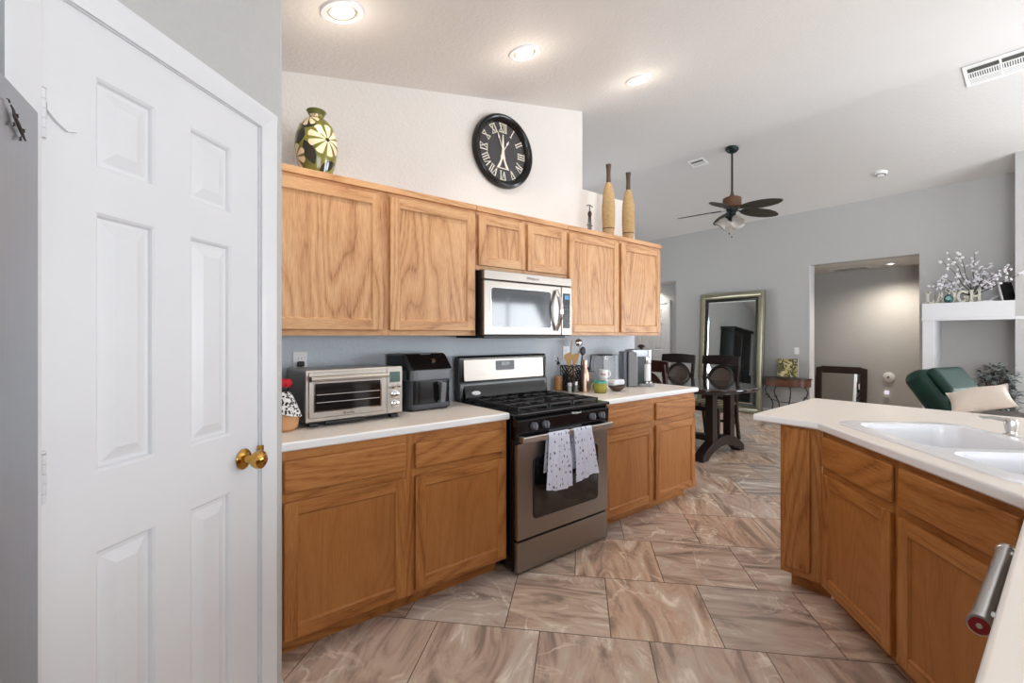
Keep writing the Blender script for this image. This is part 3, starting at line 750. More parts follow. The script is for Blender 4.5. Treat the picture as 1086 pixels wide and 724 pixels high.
MB().lathe([(0, 0), (1, 0), (.9, .12), (0, .15)], 32, cap=False).xf(Matrix.Translation((.115, .567, .965)) @ Matrix.Rotation(R(62), 4, 'X') @ Matrix.Diagonal((.036, .015, .02, 1))).build('badge', white_plast, gr)
text_part('Whirlpool', .02, .0004, white_plast, 'front_lettering', cp, Matrix.Translation((.47, -.0098, .872)) @ FRONT)

# ---- microwave over the range
mw = thing('microwave_oven', 'stainless steel microwave mounted over the range under small cabinet', 'microwave', (1.608, YW, 1.340))
W = .768; FY = -.385
MB().box((0, FY + .02, .008), (W, -.003, .414), .003).build('body', black_m, mw)
MB().box((.01, FY + .012, -.008), (W - .06, -.05, .010), .003).build('bottom_grille', black_m, mw)
vt = MB().box((0, FY - .001, .355), (W, FY + .03, .414), .006, 3).build('vent_strip', steel, mw)
text_part('Whirlpool', .026, .0004, dgrey, 'brand_lettering', vt, Matrix.Translation((.395, FY - .0015, .383)) @ FRONT)
md = MB().box((0, FY, .012), (W * .86, FY + .028, .350), .006, 3).build('door', steel, mw)
MB().prism(rrect(.048, .052, .565, .312, .022), 1, FY - .003, FY + .003, .0015).build('window_trim', chrome, md)
MB().prism(rrect(.054, .058, .559, .306, .018), 1, FY - .0045, FY + .003, .001).build('window_glass', dark_glass, md)
hh = MB()
pts = [(.607, FY - .008 - .045 * math.sin(math.pi * t), .045 + .275 * t) for t in [k / 14 for k in range(15)]]
hh.tube([(x, y, z) for x, y, z in pts], [.012 + .006 * math.sin(math.pi * k / 14) for k in range(15)], 12); hh.build('handle', chrome, md)
mp_ = MB().box((W * .865, FY, .012), (W, FY + .028, .350), .005).build('control_panel', steel, mw)
MB().box((W * .882, FY - .002, .06), (W - .022, FY + .002, .305), .001).build('keypad', black_gl, mp_)
MB().box((W * .90, FY - .0028, .262), (W - .032, FY, .292), .0005).build('display', emis('blue_display', srgb(60, 120, 170), .6), mp_)
kb_ = MB()
for i in range(3):
    for j in range(6): kb_.box((W * .893 + .022 * i, FY - .003, .075 + .027 * j), (W * .893 + .022 * i + .015, FY, .091 + .027 * j), .0005)
kb_.build('keys', dgrey, mp_)

# ---- toaster oven
to = thing('toaster_oven', 'stainless steel countertop toaster oven with three dials on cream counter', 'toaster oven', (.583, 2.262, .914), R(1.5))
W, Hh, Dp = .492, .272, .335
MB().box((.0, .012, .018), (W, Dp, Hh - .004), .012, 3).build('body', steel_('warm_steel', srgb(150, 146, 143), .36), to)
MB().box((0, 0, .024), (W, .02, Hh), .007, 3).build('front_panel', steel_b, to)
MB().box((.09, -.002, .012), (.28, .012, .024), .001).build('crumb_tray', black_m, to)
for x in (.02, W - .06):
    for y in (.01, Dp - .05): MB().box((x, y, 0), (x + .04, y + .035, .019), .003).build('foot', black_m, to)
dd = MB(); dd.box((.012, -.012, .045), (.388, .002, Hh - .012), .005, 3); dd = dd.build('door', steel_b, to)
MB().box((.032, -.0145, .072), (.368, -.010, .214), .001).build('window_trim', chrome, dd)
MB().box((.039, -.0155, .078), (.361, -.0115, .208), .001).build('window_glass', dark_glass, dd)
for z in (.118, .155):
    rk = MB().tube([(.045, -.0165, z), (.355, -.0165, z)], .0016, 6)
    rk.build('rack_wire', chrome, dd)
h = MB().tube([(.012, -.042, .232), (.392, -.042, .232)], .0125, 14)
for x in (.022, .372): h.box((x, -.045, .222), (x + .016, -.008, .243), .004)
h.build('handle', steel_b, dd); MB().tube([(.008, -.042, .232), (.013, -.042, .232)], .0128, 14).build('handle_cap', black_m, dd)
MB().box((.405, -.004, .03), (W - .004, .004, Hh - .008), .002).build('control_panel', steel_b, to)
MB().box((.418, -.006, .19), (W - .016, 0, .245), .001).build('display', plain('lcd_display', srgb(88, 112, 108), .2), to)
for (x, z, r) in ((.428, .168, .011), (.463, .170, .009), (.448, .126, .0175), (.448, .076, .0175)):
    k = MB().lathe([(0, 0), (r * 1.18, 0), (r * 1.18, .003), (r, .004), (r * .94, .018), (r * .8, .020), (0, .0205)], 24, rot=RX, cap=False).xf(Matrix.Translation((x, -.003, z))); k.build('dial', chrome, to)
text_part('Breville', .018, .0003, dgrey, 'brand_lettering', to, Matrix.Translation((.20, -.0125, .058)) @ FRONT)

# ---- air fryer
af = thing('air_fryer', 'black air fryer with glass-front drawer between toaster oven and range', 'air fryer', (1.160, 2.372, .914), R(4))
W, Dp, Hh = .305, .27, .325
side = lambda x0, x1, y0, y1, r: [(a, b) for a, b in rrect(x0, y0, x1, y1, r, 6)]
MB().prism(side(0, W, .0, Dp, .06), 2, .014, .178, .006).build('body', dgrey, af)
mb = MB(); mb.prism([(0.0, .178), (.0, .235), (.075, .318), (.095, .326), (Dp, .326), (Dp, .014), (.06, .014), (.06, .178)], 0, .0, W, .014, 3); mb.build('housing', plain('soft_black', (.02, .021, .024), .38), af)
MB().prism([(-.004, .232), (-.004, .237), (.074, .322), (.095, .3295), (.2, .3295), (.2, .322), (.09, .318)], 0, .028, W - .012, .003).build('lid_panel', black_gl, af)
bd = MB().prism(side(-.002, W + .002, -.012, .12, .055), 2, .176, .236, .006).build('band', mgrey, af)
dr_ = MB().prism(side(.018, W - .014, -.010, .12, .05), 2, .040, .172, .004).build('drawer', black_gl, af)
MB().prism([(-.010, .168), (-.055, .160), (-.058, .145), (-.044, .045), (-.012, .040), (-.012, .055), (-.034, .060), (-.040, .138), (-.010, .150)], 0, W * .60, W * .60 + .034, .004).build('handle', mgrey, dr_)
MB().prism(side(.004, W - .004, -.004, .13, .05), 2, .008, .040, .005).build('base', dgrey, af)
for (x, y) in ((.03, .01), (W - .075, .01), (.05, Dp - .04), (W - .09, Dp - .04)): MB().box((x, y, 0), (x + .04, y + .03, .015), .004).build('foot', black_m, af)
TL = Matrix.Translation((.185, .03, .276)) @ Matrix.Rotation(R(47), 4, 'X')
MB().prism([(-.014, -.003), (.014, .002), (.010, .024), (-.012, .022)], 2, .0, .006, .002).xf(TL).build('control_emblem', chrome, af)
MB().box((-.035, .022, 0), (.035, .030, .001)).xf(Matrix.Translation((.15, .052, .305)) @ Matrix.Rotation(R(47), 4, 'X')).build('marking', mgrey, af)

# ---- dish towels over the oven handle
tw_m, nt, b = nodes('printed_towel')
tc = N(nt, 'ShaderNodeTexCoord'); mp = N(nt, 'ShaderNodeMapping'); mp.inputs['Scale'].default_value = (52, 1, 30); lk(nt, tc.outputs['Object'], mp.inputs[0])
vo = N(nt, 'ShaderNodeTexVoronoi', voronoi_dimensions='3D'); vo.inputs['Scale'].default_value = 1.0; vo.inputs['Randomness'].default_value = .45; lk(nt, mp.outputs[0], vo.inputs['Vector'])
wn = N(nt, 'ShaderNodeTexNoise'); wn.inputs['Scale'].default_value = 140; lk(nt, tc.outputs['Object'], wn.inputs['Vector'])
v = math_(nt, 'ADD', vo.outputs['Distance'], math_(nt, 'MULTIPLY', math_(nt, 'SUBTRACT', wn.outputs['Fac'], .5), .5))
r_ = ramp(nt, [(.21, srgb(92, 94, 112)), (.29, srgb(212, 215, 232))], v); lk(nt, r_.outputs[0], b.inputs['Base Color']); b.inputs['Roughness'].default_value = .9
def towel(label, xc, wtop, wbot, zf, zb, seed, skew):
    HZt, HYt = .7685, -.046
    rnd = random.Random(seed); ph = [rnd.uniform(0, 6) for _ in range(4)]
    def fn(u, v):
        L1, L2_ = HZt - zb, HZt - zf; arc = .05; T = L1 + arc + L2_; s = v * T
        if s < L1: y, z = HYt + .0125, zb + s; drop = (L1 - s)
        elif s < L1 + arc:
            a = (s - L1) / arc * math.pi; y, z = HYt + .0125 * math.cos(a), HZt + .022 * math.sin(a); drop = 0
        else: drop = s - L1 - arc; y, z = HYt - .0125, HZt - drop
        k = min(1, drop / max(L2_, .01)); wd = wtop + (wbot - wtop) * k
        x = xc + (u - .5) * wd + skew * k
        fold = (.007 * math.sin(u * 9 + ph[0]) + .004 * math.sin(u * 19 + ph[1] + drop * 6)) * min(1, drop * 6)
        if y < HYt: y = y - abs(fold) * 1.4 - .006 * k
        else: y = y + abs(fold) * .4
        if v > .9: z += .012 * math.sin(u * 4 + ph[2]) * (v - .9) * 10
        return (x, y, z)
    t = MB().sheet(fn, 26, 46, .003).build('dish_towel', tw_m, None, ang=80); t.location = (GX, GY, 0)
    return tag(t, label, 'towel', 'printed dish towels on the oven door handle')
towel('white printed dish towel on oven handle, the longer, straighter left one', .276, .165, .205, .462, .56, 3, -.012)
towel('white printed dish towel on oven handle, the right one with a slanted hem', .478, .158, .212, .480, .54, 5, .034)

# ================================================================== THINGS ON THE LEFT COUNTER AND CABINET TOPS
dm, nt, b = nodes('kerchief_print'); tc = N(nt, 'ShaderNodeTexCoord'); vo = N(nt, 'ShaderNodeTexVoronoi'); vo.inputs['Scale'].default_value = 85; lk(nt, tc.outputs['Object'], vo.inputs['Vector'])
r_ = ramp(nt, [(.42, (.012, .012, .014)), (.5, (.75, .74, .72))], vo.outputs['Distance']); lk(nt, r_.outputs[0], b.inputs['Base Color']); b.inputs['Roughness'].default_value = .85
dl = thing('cloth_hen', 'tan cloth figure with printed kerchief and red top, left of toaster oven', 'figurine', (.487, 2.30, .914))
MB().lathe([(0, 0), (.055, 0), (.070, .012), (.077, .05), (.070, .10), (.050, .135), (.03, .15), (0, .155)], 28, cap=False).build('body', plain('tan_cloth', srgb(196, 148, 104), .9, bump=.3, bscale=180), dl)
MB().sheet(lambda u, v: ((.034 + .052 * v ** .7 + .006 * math.sin(u * 50) * v) * math.cos(2 * math.pi * u), (.034 + .052 * v ** .7 + .006 * math.sin(u * 50) * v) * math.sin(2 * math.pi * u), .178 - .085 * v - .03 * v * max(0, math.cos(2 * math.pi * u + .4))), 48, 10, .003, closed_u=True).build('kerchief', dm, dl, ang=80)
mb = MB(); mb.ell((0, 0, .195), (.034, .032, .03)); mb.build('head', black_m, dl)
mb = MB()
for a in range(7):
    t = a / 7 * 2 * math.pi; mb.ell((.030 * math.cos(t), .026 * math.sin(t), .215), (.020, .018, .020), 12, 8)
mb.ell((0, 0, .228), (.022, .022, .012), 12, 8); mb.build('red_top', plain('red_cloth', srgb(190, 28, 40), .8), dl)

# painted vase on top of the cabinets
vm, nt, b = nodes('painted_vase_glaze')
tc = N(nt, 'ShaderNodeTexCoord'); sx = N(nt, 'ShaderNodeSeparateXYZ'); lk(nt, tc.outputs['Object'], sx.inputs[0])
ang = math_(nt, 'ARCTAN2', sx.outputs[1], sx.outputs[0])      # about the vase's own axis
U = math_(nt, 'MULTIPLY', ang, .095); V = sx.outputs[2]
def petals(cu_, cv, n, R0, R1, width, rot=0.0):
    du = math_(nt, 'SUBTRACT', U, cu_); dv = math_(nt, 'SUBTRACT', V, cv)
    rr = math_(nt, 'SQRT', math_(nt, 'ADD', math_(nt, 'MULTIPLY', du, du), math_(nt, 'MULTIPLY', dv, dv)))
    th = math_(nt, 'ADD', math_(nt, 'ARCTAN2', dv, du), rot)
    c = math_(nt, 'ABSOLUTE', math_(nt, 'SINE', math_(nt, 'MULTIPLY', th, n / 2)))      # 1 on a petal's axis
    m1 = math_(nt, 'GREATER_THAN', c, width); m2 = math_(nt, 'LESS_THAN', rr, math_(nt, 'ADD', R1 - .012, math_(nt, 'MULTIPLY', c, .012))); m3 = math_(nt, 'GREATER_THAN', rr, R0)
    core = math_(nt, 'LESS_THAN', rr, R0 * .8)
    return math_(nt, 'MULTIPLY', m1, math_(nt, 'MULTIPLY', m2, m3)), core
def leaf(cu_, cv, a, la, lb):
    du = math_(nt, 'SUBTRACT', U, cu_); dv = math_(nt, 'SUBTRACT', V, cv); ca, sa = math.cos(a), math.sin(a)
    p = math_(nt, 'DIVIDE', math_(nt, 'ADD', math_(nt, 'MULTIPLY', du, ca), math_(nt, 'MULTIPLY', dv, sa)), la)
    q = math_(nt, 'DIVIDE', math_(nt, 'SUBTRACT', math_(nt, 'MULTIPLY', dv, ca), math_(nt, 'MULTIPLY', du, sa)), lb)
    return math_(nt, 'LESS_THAN', math_(nt, 'ADD', math_(nt, 'MULTIPLY', p, p), math_(nt, 'ABSOLUTE', q)), 1.0)
# facing the room is the angle of about -105 degrees
fa0 = -1.78 * .095
F1 = petals(fa0 + .045, .205, 9, .012, .092, .52, .3); F2 = petals(fa0 - .055, .345, 9, .010, .070, .5); F3 = petals(fa0 - .135, .105, 8, .010, .075, .5)
cream = math_(nt, 'MAXIMUM', F1[0], math_(nt, 'MAXIMUM', F2[0], F3[0]))
dk = F1[1]
for Lf in (leaf(fa0 - .085, .215, 1.25, .052, .026), leaf(fa0 - .050, .280, .15, .045, .020), leaf(fa0 - .040, .120, 1.9, .070, .030), leaf(fa0 + .06, .06, .6, .06, .026), leaf(fa0 + .16, .25, 1.2, .06, .03)): dk = math_(nt, 'MAXIMUM', dk, Lf)
nz = N(nt, 'ShaderNodeTexNoise'); nz.inputs['Scale'].default_value = 9; lk(nt, tc.outputs['Object'], nz.inputs['Vector'])
gb = ramp(nt, [(.3, srgb(86, 84, 22)), (.7, srgb(138, 134, 50))], nz.outputs['Fac'])
m1 = N(nt, 'ShaderNodeMix', data_type='RGBA'); lk(nt, dk, m1.inputs['Factor']); lk(nt, gb.outputs[0], m1.inputs['A']); m1.inputs['B'].default_value = (*srgb(38, 32, 16), 1)
m2 = N(nt, 'ShaderNodeMix', data_type='RGBA'); lk(nt, cream, m2.inputs['Factor']); lk(nt, m1.outputs['Result'], m2.inputs['A']); m2.inputs['B'].default_value = (*srgb(236, 214, 178), 1)
lk(nt, m2.outputs['Result'], b.inputs['Base Color']); b.inputs['Roughness'].default_value = .12; b.inputs['Coat Weight'].default_value = .5
pv = thing('painted_vase', 'glossy olive vase painted with cream daisies on top of the cabinets', 'vase', (.690, 2.470, 2.154)); pv.scale = (1, 1, .87)
MB().lathe([(0, 0), (.062, 0), (.070, .008), (.092, .09), (.103, .18), (.100, .24), (.082, .305), (.058, .340), (.036, .356), (.034, .362), (.036, .372), (.043, .392), (.047, .398), (.044, .400), (.038, .39), (.031, .36), (.0, .355)], 48, cap=False).build('body', vm, pv)
MB().lathe([(.0365, .3725), (.0445, .392), (.0485, .398), (.046, .4015), (.042, .400)], 48, cap=False).build('rim', plain('olive_glaze', srgb(92, 96, 34), .15, coat=.5), pv)

# tall woven vases
wv, nt, b = nodes('coiled_rope'); tc = N(nt, 'ShaderNodeTexCoord'); sx = N(nt, 'ShaderNodeSeparateXYZ'); lk(nt, tc.outputs['Object'], sx.inputs[0])
no = N(nt, 'ShaderNodeTexNoise'); no.inputs['Scale'].default_value = 60; lk(nt, tc.outputs['Object'], no.inputs['Vector'])
wz = math_(nt, 'SINE', math_(nt, 'ADD', math_(nt, 'MULTIPLY', sx.outputs[2], 900), math_(nt, 'MULTIPLY', no.outputs['Fac'], 3)))
r_ = ramp(nt, [(.1, srgb(158, 128, 86)), (.6, srgb(198, 166, 120))], math_(nt, 'ADD', math_(nt, 'MULTIPLY', wz, .25), no.outputs['Fac'])); lk(nt, r_.outputs[0], b.inputs['Base Color']); b.inputs['Roughness'].default_value = .85
bp = N(nt, 'ShaderNodeBump'); bp.inputs['Strength'].default_value = .6; bp.inputs['Distance'].default_value = .003; lk(nt, wz, bp.inputs['Height']); lk(nt, bp.outputs[0], b.inputs['Normal'])
dwood = plain('dark_turned_wood', srgb(72, 52, 46), .4, vary=.3)
def woven(x, y, sc, label):
    t = thing('woven_vase', label, 'vase', (x, y, 2.153), 0, 'tall woven vases on top of the cabinets')
    pr = [(0, 0), (.040, 0), (.044, .02), (.051, .11), (.0545, .20), (.0545, .28), (.049, .36), (.038, .43), (.026, .465), (.020, .478)]
    MB().lathe([(r, z * sc) for r, z in pr], 40, cap=False).build('body', wv, t)
    MB().lathe([(.0475, .086 * sc), (.0512, .090 * sc), (.0512, .094 * sc)], 40, cap=False).build('band', dwood, t)
    MB().lathe([(.020, .474 * sc), (.0175, .52 * sc), (.0170, .56 * sc), (.0195, .60 * sc), (.0225, .625 * sc), (.023, .632 * sc), (.019, .632 * sc), (.014, .60 * sc), (0, .59 * sc)], 28, cap=False).build('neck', dwood, t)
woven(3.040, 2.490, 1.0, 'taller tan woven vase with dark wooden neck on top of cabinets')
woven(3.308, 2.490, .985, 'second tan woven vase near the open end of the cabinet tops')
# small metal figure
wf = thing('metal_figurine', 'small dark metal figure with cross bar beside the woven vases', 'figurine', (2.800, 2.485, 2.153))
pew = plain('aged_pewter', srgb(92, 90, 88), .4, .8)
mb = MB(); mb.lathe([(0, 0), (.022, 0), (.022, .006), (.012, .01), (0, .011)], 20, cap=False)
for sx_ in (-1, 1): mb.tube([(.016 * sx_, 0, .005), (.017 * sx_, 0, .08), (.012 * sx_, 0, .16), (.004 * sx_, 0, .19)], .0045, 8)
mb.tube([(0, 0, .008), (0, 0, .25)], .0042, 8); mb.tube([(-.034, 0, .085), (.034, 0, .085)], .004, 8); mb.tube([(-.026, 0, .035), (.030, 0, .028)], .0035, 8)
mb.build('frame', pew, wf)
MB().ell((0, 0, .175), (.018, .016, .028), 16, 10).build('heart', plain('dark_bronze', srgb(62, 50, 42), .35, .6), wf)
MB().tube([(-.034, 0, .238), (-.015, 0, .246), (0, 0, .248), (.015, 0, .246), (.034, 0, .238)], .0045, 8).build('cross_bar', pew, wf)

# ---- wall clock
ck_ = thing('wall_clock', 'round black wall clock with white roman numerals above the cabinets', 'clock', (2.040, YW, 2.690))
prof = [(.210, -.012), (.214, -.026), (.228, -.046), (.244, -.052), (.258, -.046), (.266, -.030), (.268, -.012), (.262, 0)]
MB().lathe([(r, -z) for r, z in prof], 72, rot=RX, cap=False).build('rim', black_gl, ck_)
face = MB().lathe([(0, .012), (.216, .012), (.216, .001), (0, .001)], 64, rot=RX, cap=False).build('face', plain('charcoal_clock_face', srgb(58, 57, 59), .55), ck_)
cream_p = plain('ivory_paint', srgb(238, 232, 218), .5)
def numeral(txt, size=.062):
    mb = MB(); wds = {'I': .28, 'V': .62, 'X': .62}; tot = sum(wds[c] for c in txt) * size; x = -tot / 2; t = .008; h = size / 2
    for c in txt:
        wv_ = wds[c] * size; cx = x + wv_ / 2
        if c == 'I': mb.box((cx - t * .45, -.0015, -h), (cx + t * .45, .0015, h))
        else:
            a = wv_ / 2 - .004
            for sg in (-1, 1):
                p0, p1 = ((sg * a, h), (-sg * a if c == 'X' else 0, -h)); tt = t * (.5 if sg < 0 else .28)
                mb.prism([(cx + p0[0] - tt, p0[1]), (cx + p0[0] + tt, p0[1]), (cx + p1[0] + tt, p1[1]), (cx + p1[0] - tt, p1[1])], 1, -.0015, .0015)
        for zz_ in ((h,) if c == 'V' else (h, -h)): mb.box((x + .001, -.0015, zz_ - .0025), (x + wv_ - .001, .0015, zz_ + .0025))
        x += wv_
    return mb
for i, tx in enumerate(['XII', 'I', 'II', 'III', 'IV', 'V', 'VI', 'VII', 'VIII', 'IX', 'X', 'XI']):
    a = R(30 * i); rr_ = .172
    numeral(tx).xf(Matrix.Translation((rr_ * math.sin(a), -.014, rr_ * math.cos(a))) @ Matrix.Rotation(a, 4, 'Y')).build('numeral', cream_p, ck_)
tw = MB()
zt_, zb_ = .125, -.125
tw.prism([(-.004, zt_), (.004, zt_), (.010, .02), (.018, -.045), (-.018, -.045), (-.010, .02)], 1, -.016, -.013)
tw.prism([(-.021, -.045), (.021, -.045), (.021, -.052), (-.021, -.052)], 1, -.0165, -.0125)
for sg in (-1, 1): tw.prism([(sg * .018, -.05), (sg * .003, -.05), (sg * .020, -.098), (sg * .034, -.125), (sg * .058, -.125), (sg * .034, -.085)], 1, -.016, -.013)
tw.prism([(-.036, -.118), (.036, -.118), (.038, -.125), (-.038, -.125)], 1, -.016, -.013)
tw.build('tower_motif', cream_p, ck_)
def hand(a, L, wd):
    mb = MB(); mb.prism([(-wd * .3, -.05), (wd * .3, -.05), (wd * .35, L * .62), (wd, L * .70), (0, L), (-wd, L * .70), (-wd * .35, L * .62)], 1, -.019, -.017)
    mb.xf(Matrix.Rotation(a, 4, 'Y')); mb.build('hand', cream_p, ck_)
hand(R(-21), .150, .007); hand(R(31), .105, .009)
MB().lathe([(0, .012), (.008, .012), (.007, .0205), (0, .021)], 20, rot=RX, cap=False).build('hub', cream_p, ck_)

# ================================================================== THINGS ON THE RIGHT COUNTER
CZ = .914
ob = thing('oil_bottle', 'clear glass cruet of golden oil with pourer, behind the range corner', 'bottle', (2.545, 2.585, CZ))
MB().lathe([(0, 0), (.031, 0), (.034, .004), (.034, .13), (.030, .145), (.014, .165), (.012, .20), (.014, .205), (.014, .21), (.010, .21), (.0095, .17), (.012, .163), (.0285, .143), (.0325, .128), (.0325, .005), (0, .003)], 28, cap=False).build('glass', clear('cruet_glass', .05), ob)
MB().lathe([(0, .004), (.0300, .004), (.0315, .008), (.0315, .115), (0, .1152)], 28, cap=False).build('oil', plain('golden_oil', srgb(184, 122, 10), .3, vary=.05), ob)
MB().lathe([(0, .205), (.013, .205), (.0135, .222), (.006, .23), (0, .23)], 16, cap=False).tube([(0, 0, .225), (-.002, 0, .245), (-.012, 0, .265)], .0035, 8).tube([(0, 0, .222), (-.03, 0, .24), (-.036, 0, .235)], .003, 8).build('pourer', black_m, ob)
for (x, y, cm, lab) in ((2.555, 2.47, 'white_plastic', 'short salt shaker with a pale lid beside the oil cruet'), (2.573, 2.425, 'brushed_nickel', 'pepper shaker with a steel lid in front of black utensil basket')):
    t = thing('salt_shaker' if 'salt' in lab else 'pepper_shaker', lab, 'shaker', (x, y, CZ), 0, 'salt and pepper shakers')
    k_ = 1.0 if 'salt' in lab else 1.15
    MB().lathe([(0, 0), (.017, 0), (.018, .004), (.016, .045 * k_), (.0155, .05 * k_), (0, .05 * k_)], 20, cap=False).build('jar', plain('pale_glass_' + cm, srgb(200, 200, 196) if 'salt' in lab else srgb(120, 116, 112), .1), t)
    MB().lathe([(0, .05 * k_), (.0175, .05 * k_), (.0175, .066 * k_), (.014, .072 * k_), (0, .074 * k_)], 20, cap=False).build('lid', MATS[cm], t)
# black lattice utensil basket
ub = thing('utensil_basket', 'black openwork metal basket holding kitchen utensils beside the copper bottle', 'utensil holder', (2.655, 2.530, CZ))
mb = MB(); w2, h2 = .070, .195
for sx_ in (-1, 1):
    for sy_ in (-1, 1): mb.box((sx_ * w2 - .003, sy_ * w2 - .003, 0), (sx_ * w2 + .003, sy_ * w2 + .003, h2), .001)
for zz_ in (.003, h2):
    for (p, q) in (((-w2, -w2), (w2, -w2)), ((w2, -w2), (w2, w2)), ((w2, w2), (-w2, w2)), ((-w2, w2), (-w2, -w2))): mb.tube([(*p, zz_), (*q, zz_)], .004, 6)
mb.box((-w2, -w2, .001), (w2, w2, .004)); mb.build('frame', black_m, ub)
for k in range(4):
    a = k * math.pi / 2; mb = MB()
    # plate with leaf-shaped cut-outs: strips that cross
    for s_ in range(-4, 5):
        for sg in (-1, 1):
            x0_, x1_ = s_ * .031, s_ * .031 + sg * .15
            p = []
            for t_ in [i / 12 for i in range(13)]:
                x_ = x0_ + (x1_ - x0_) * t_ + .006 * math.sin(t_ * 9); z_ = .004 + t_ * (h2 - .006)
                if abs(x_) <= w2 - .002: p.append((x_, -w2, z_))
            if len(p) > 2: mb.tube(p, .0042, 6)
    mb.xf(Matrix.Rotation(a, 4, 'Z')); mb.build('lattice_side', black_m, ub)
bam = plain('bamboo', srgb(206, 162, 104), .6)
def spatula(x, y, lean, wdt, ht, label, rz, turner=True):
    t = thing('wooden_spatula', label, 'spatula', (x, y, CZ + .006), rz, 'utensils standing in the black basket')
    mb = MB(); mb.prism([(-.006, 0), (.006, 0), (.007, .19), (wdt * .5, .23), (wdt, ht - .03), (wdt * .9, ht), (-wdt * .7, ht - .018), (-wdt, ht - .05), (-wdt * .5, .23), (-.007, .19)], 1, -.003, .003, .002)
    mb.xf(Matrix.Rotation(lean, 4, 'Y')); mb.build('blade', bam, t)
spatula(2.632, 2.535, R(-5), .033, .300, 'wooden spatula in black basket, the one tilted toward the range', R(-35))
spatula(2.668, 2.545, R(3), .036, .295, 'wooden spatula in black basket, with the broad slanted blade', R(-35))
t = thing('wooden_spoon', 'slim pale wooden handle rising highest behind the wooden spatulas', 'spoon', (2.662, 2.575, CZ + .006), 0, 'utensils standing in the black basket')
MB().tube([(0, 0, 0), (.012, 0, .25), (.022, 0, .39)], [.004, .0045, .0035], 8).build('handle', bam, t)
t = thing('black_ladle', 'black plastic ladle with a round head standing in black basket', 'ladle', (2.700, 2.500, CZ + .006), 0, 'utensils standing in the black basket')
MB().tube([(0, 0, 0), (.02, 0, .22), (.030, 0, .28)], .0055, 8).build('handle', black_m, t); MB().ell((.034, 0, .305), (.032, .012, .035), 18, 12).build('bowl', black_m, t)
t = thing('steel_ladle', 'shiny steel ladle curving over above the copper bottle', 'ladle', (2.700, 2.565, CZ + .006), 0, 'utensils standing in the black basket')
MB().tube([(0, 0, 0), (.045, 0, .25), (.075, 0, .34), (.072, 0, .375), (.045, 0, .395)], .0045, 8).build('handle', chrome, t); MB().ell((.050, -.006, .370), (.038, .024, .032), 20, 12).build('bowl', chrome, t)
# copper bottle
cb = thing('insulated_bottle', 'rose gold steel bottle standing on the counter before the utensil basket', 'bottle', (2.655, 2.405, CZ))
rose = plain('rose_gold_steel', srgb(216, 184, 162), .32, 1.0)
MB().lathe([(0, 0), (.030, 0), (.033, .004), (.033, .120), (.030, .145), (.019, .180), (.0165, .195), (.0165, .203), (0, .203)], 32, cap=False).build('body', rose, cb)
MB().lathe([(0, .2035), (.0175, .2035), (.018, .207), (.018, .240), (.0165, .246), (0, .247)], 28, cap=False).build('cap', rose, cb)
# grey caddy with two dark handles
gc = thing('utensil_caddy', 'grey tapered caddy with dark tools behind the copper bottle', 'utensil holder', (2.800, 2.510, CZ))
mb = MB(); mb.lathe([(0, 0), (.052, 0), (.056, .004), (.066, .135), (.067, .148), (.062, .148), (.054, .02), (0, .014)], 4, cap=False).xf(Matrix.Rotation(R(45), 4, 'Z')); mb.build('body', plain('warm_grey_plastic', srgb(84, 82, 80), .5), gc)
t = thing('kitchen_brush', 'thin dark tool handle leaning out of the grey caddy', 'brush', (2.800, 2.515, CZ + .020))
MB().tube([(0, 0, 0), (.03, 0, .15), (.055, 0, .25)], [.007, .005, .005], 8).build('handle', black_m, t); MB().ell((.026, 0, .148), (.022, .014, .014), 14, 8).build('head', black_m, t)
# mugs
def mug(name, label, x, y, z, r, h, m, hang, group=None, inner=None):
    t = thing(name, label, 'mug', (x, y, z), hang, group)
    MB().lathe([(0, 0), (r * .82, 0), (r * .94, .006), (r, h * .35), (r, h - .003), (r - .002, h), (r - .005, h - .002), (r - .006, .010), (0, .008)], 32, cap=False).build('body', m, t)
    MB().tube([(r - .003, 0, h * .82), (r + .014, 0, h * .85), (r + .026, 0, h * .62), (r + .022, 0, h * .32), (r - .004, 0, h * .18)], .005, 8).build('handle', m, t)
    return t
white_cer = plain('white_ceramic', srgb(240, 240, 240), .15, coat=.4, vary=.01)
mug('white_mug', 'white mug at the bottom of the pair beside the clear dispenser', 2.955, 2.475, CZ, .042, .075, white_cer, R(-15), 'stacked white mugs')
m2_ = mug('white_mug', 'white mug stacked on top of another, handle outward', 2.955, 2.475, CZ + .0755, .040, .078, white_cer, R(-20), 'stacked white mugs')
MB().sheet(lambda u, v: (.0406 * math.cos(R(-150 + 60 * u)), .0406 * math.sin(R(-150 + 60 * u)), .036 + .010 * v), 8, 1).build('red_lettering_band', plain('faded_red_print', srgb(205, 120, 120), .4), m2_)
gm, nt, b = nodes('green_drip_glaze'); tc = N(nt, 'ShaderNodeTexCoord'); sx = N(nt, 'ShaderNodeSeparateXYZ'); lk(nt, tc.outputs['Object'], sx.inputs[0])
no = N(nt, 'ShaderNodeTexNoise'); no.inputs['Scale'].default_value = 26; lk(nt, tc.outputs['Object'], no.inputs['Vector'])
r_ = ramp(nt, [(.0, srgb(112, 106, 34)), (.45, srgb(160, 154, 66)), (.70, srgb(150, 150, 72)), (.80, srgb(70, 160, 140)), (1, srgb(92, 176, 156))], math_(nt, 'ADD', math_(nt, 'MULTIPLY', sx.outputs[2], 10.0), math_(nt, 'MULTIPLY', math_(nt, 'SUBTRACT', no.outputs['Fac'], .5), .35))); lk(nt, r_.outputs[0], b.inputs['Base Color']); b.inputs['Roughness'].default_value = .14
mug('glazed_mug', 'lime green mug with turquoise rim in front of white mugs', 2.700, 2.290, CZ, .050, .090, gm, R(160))
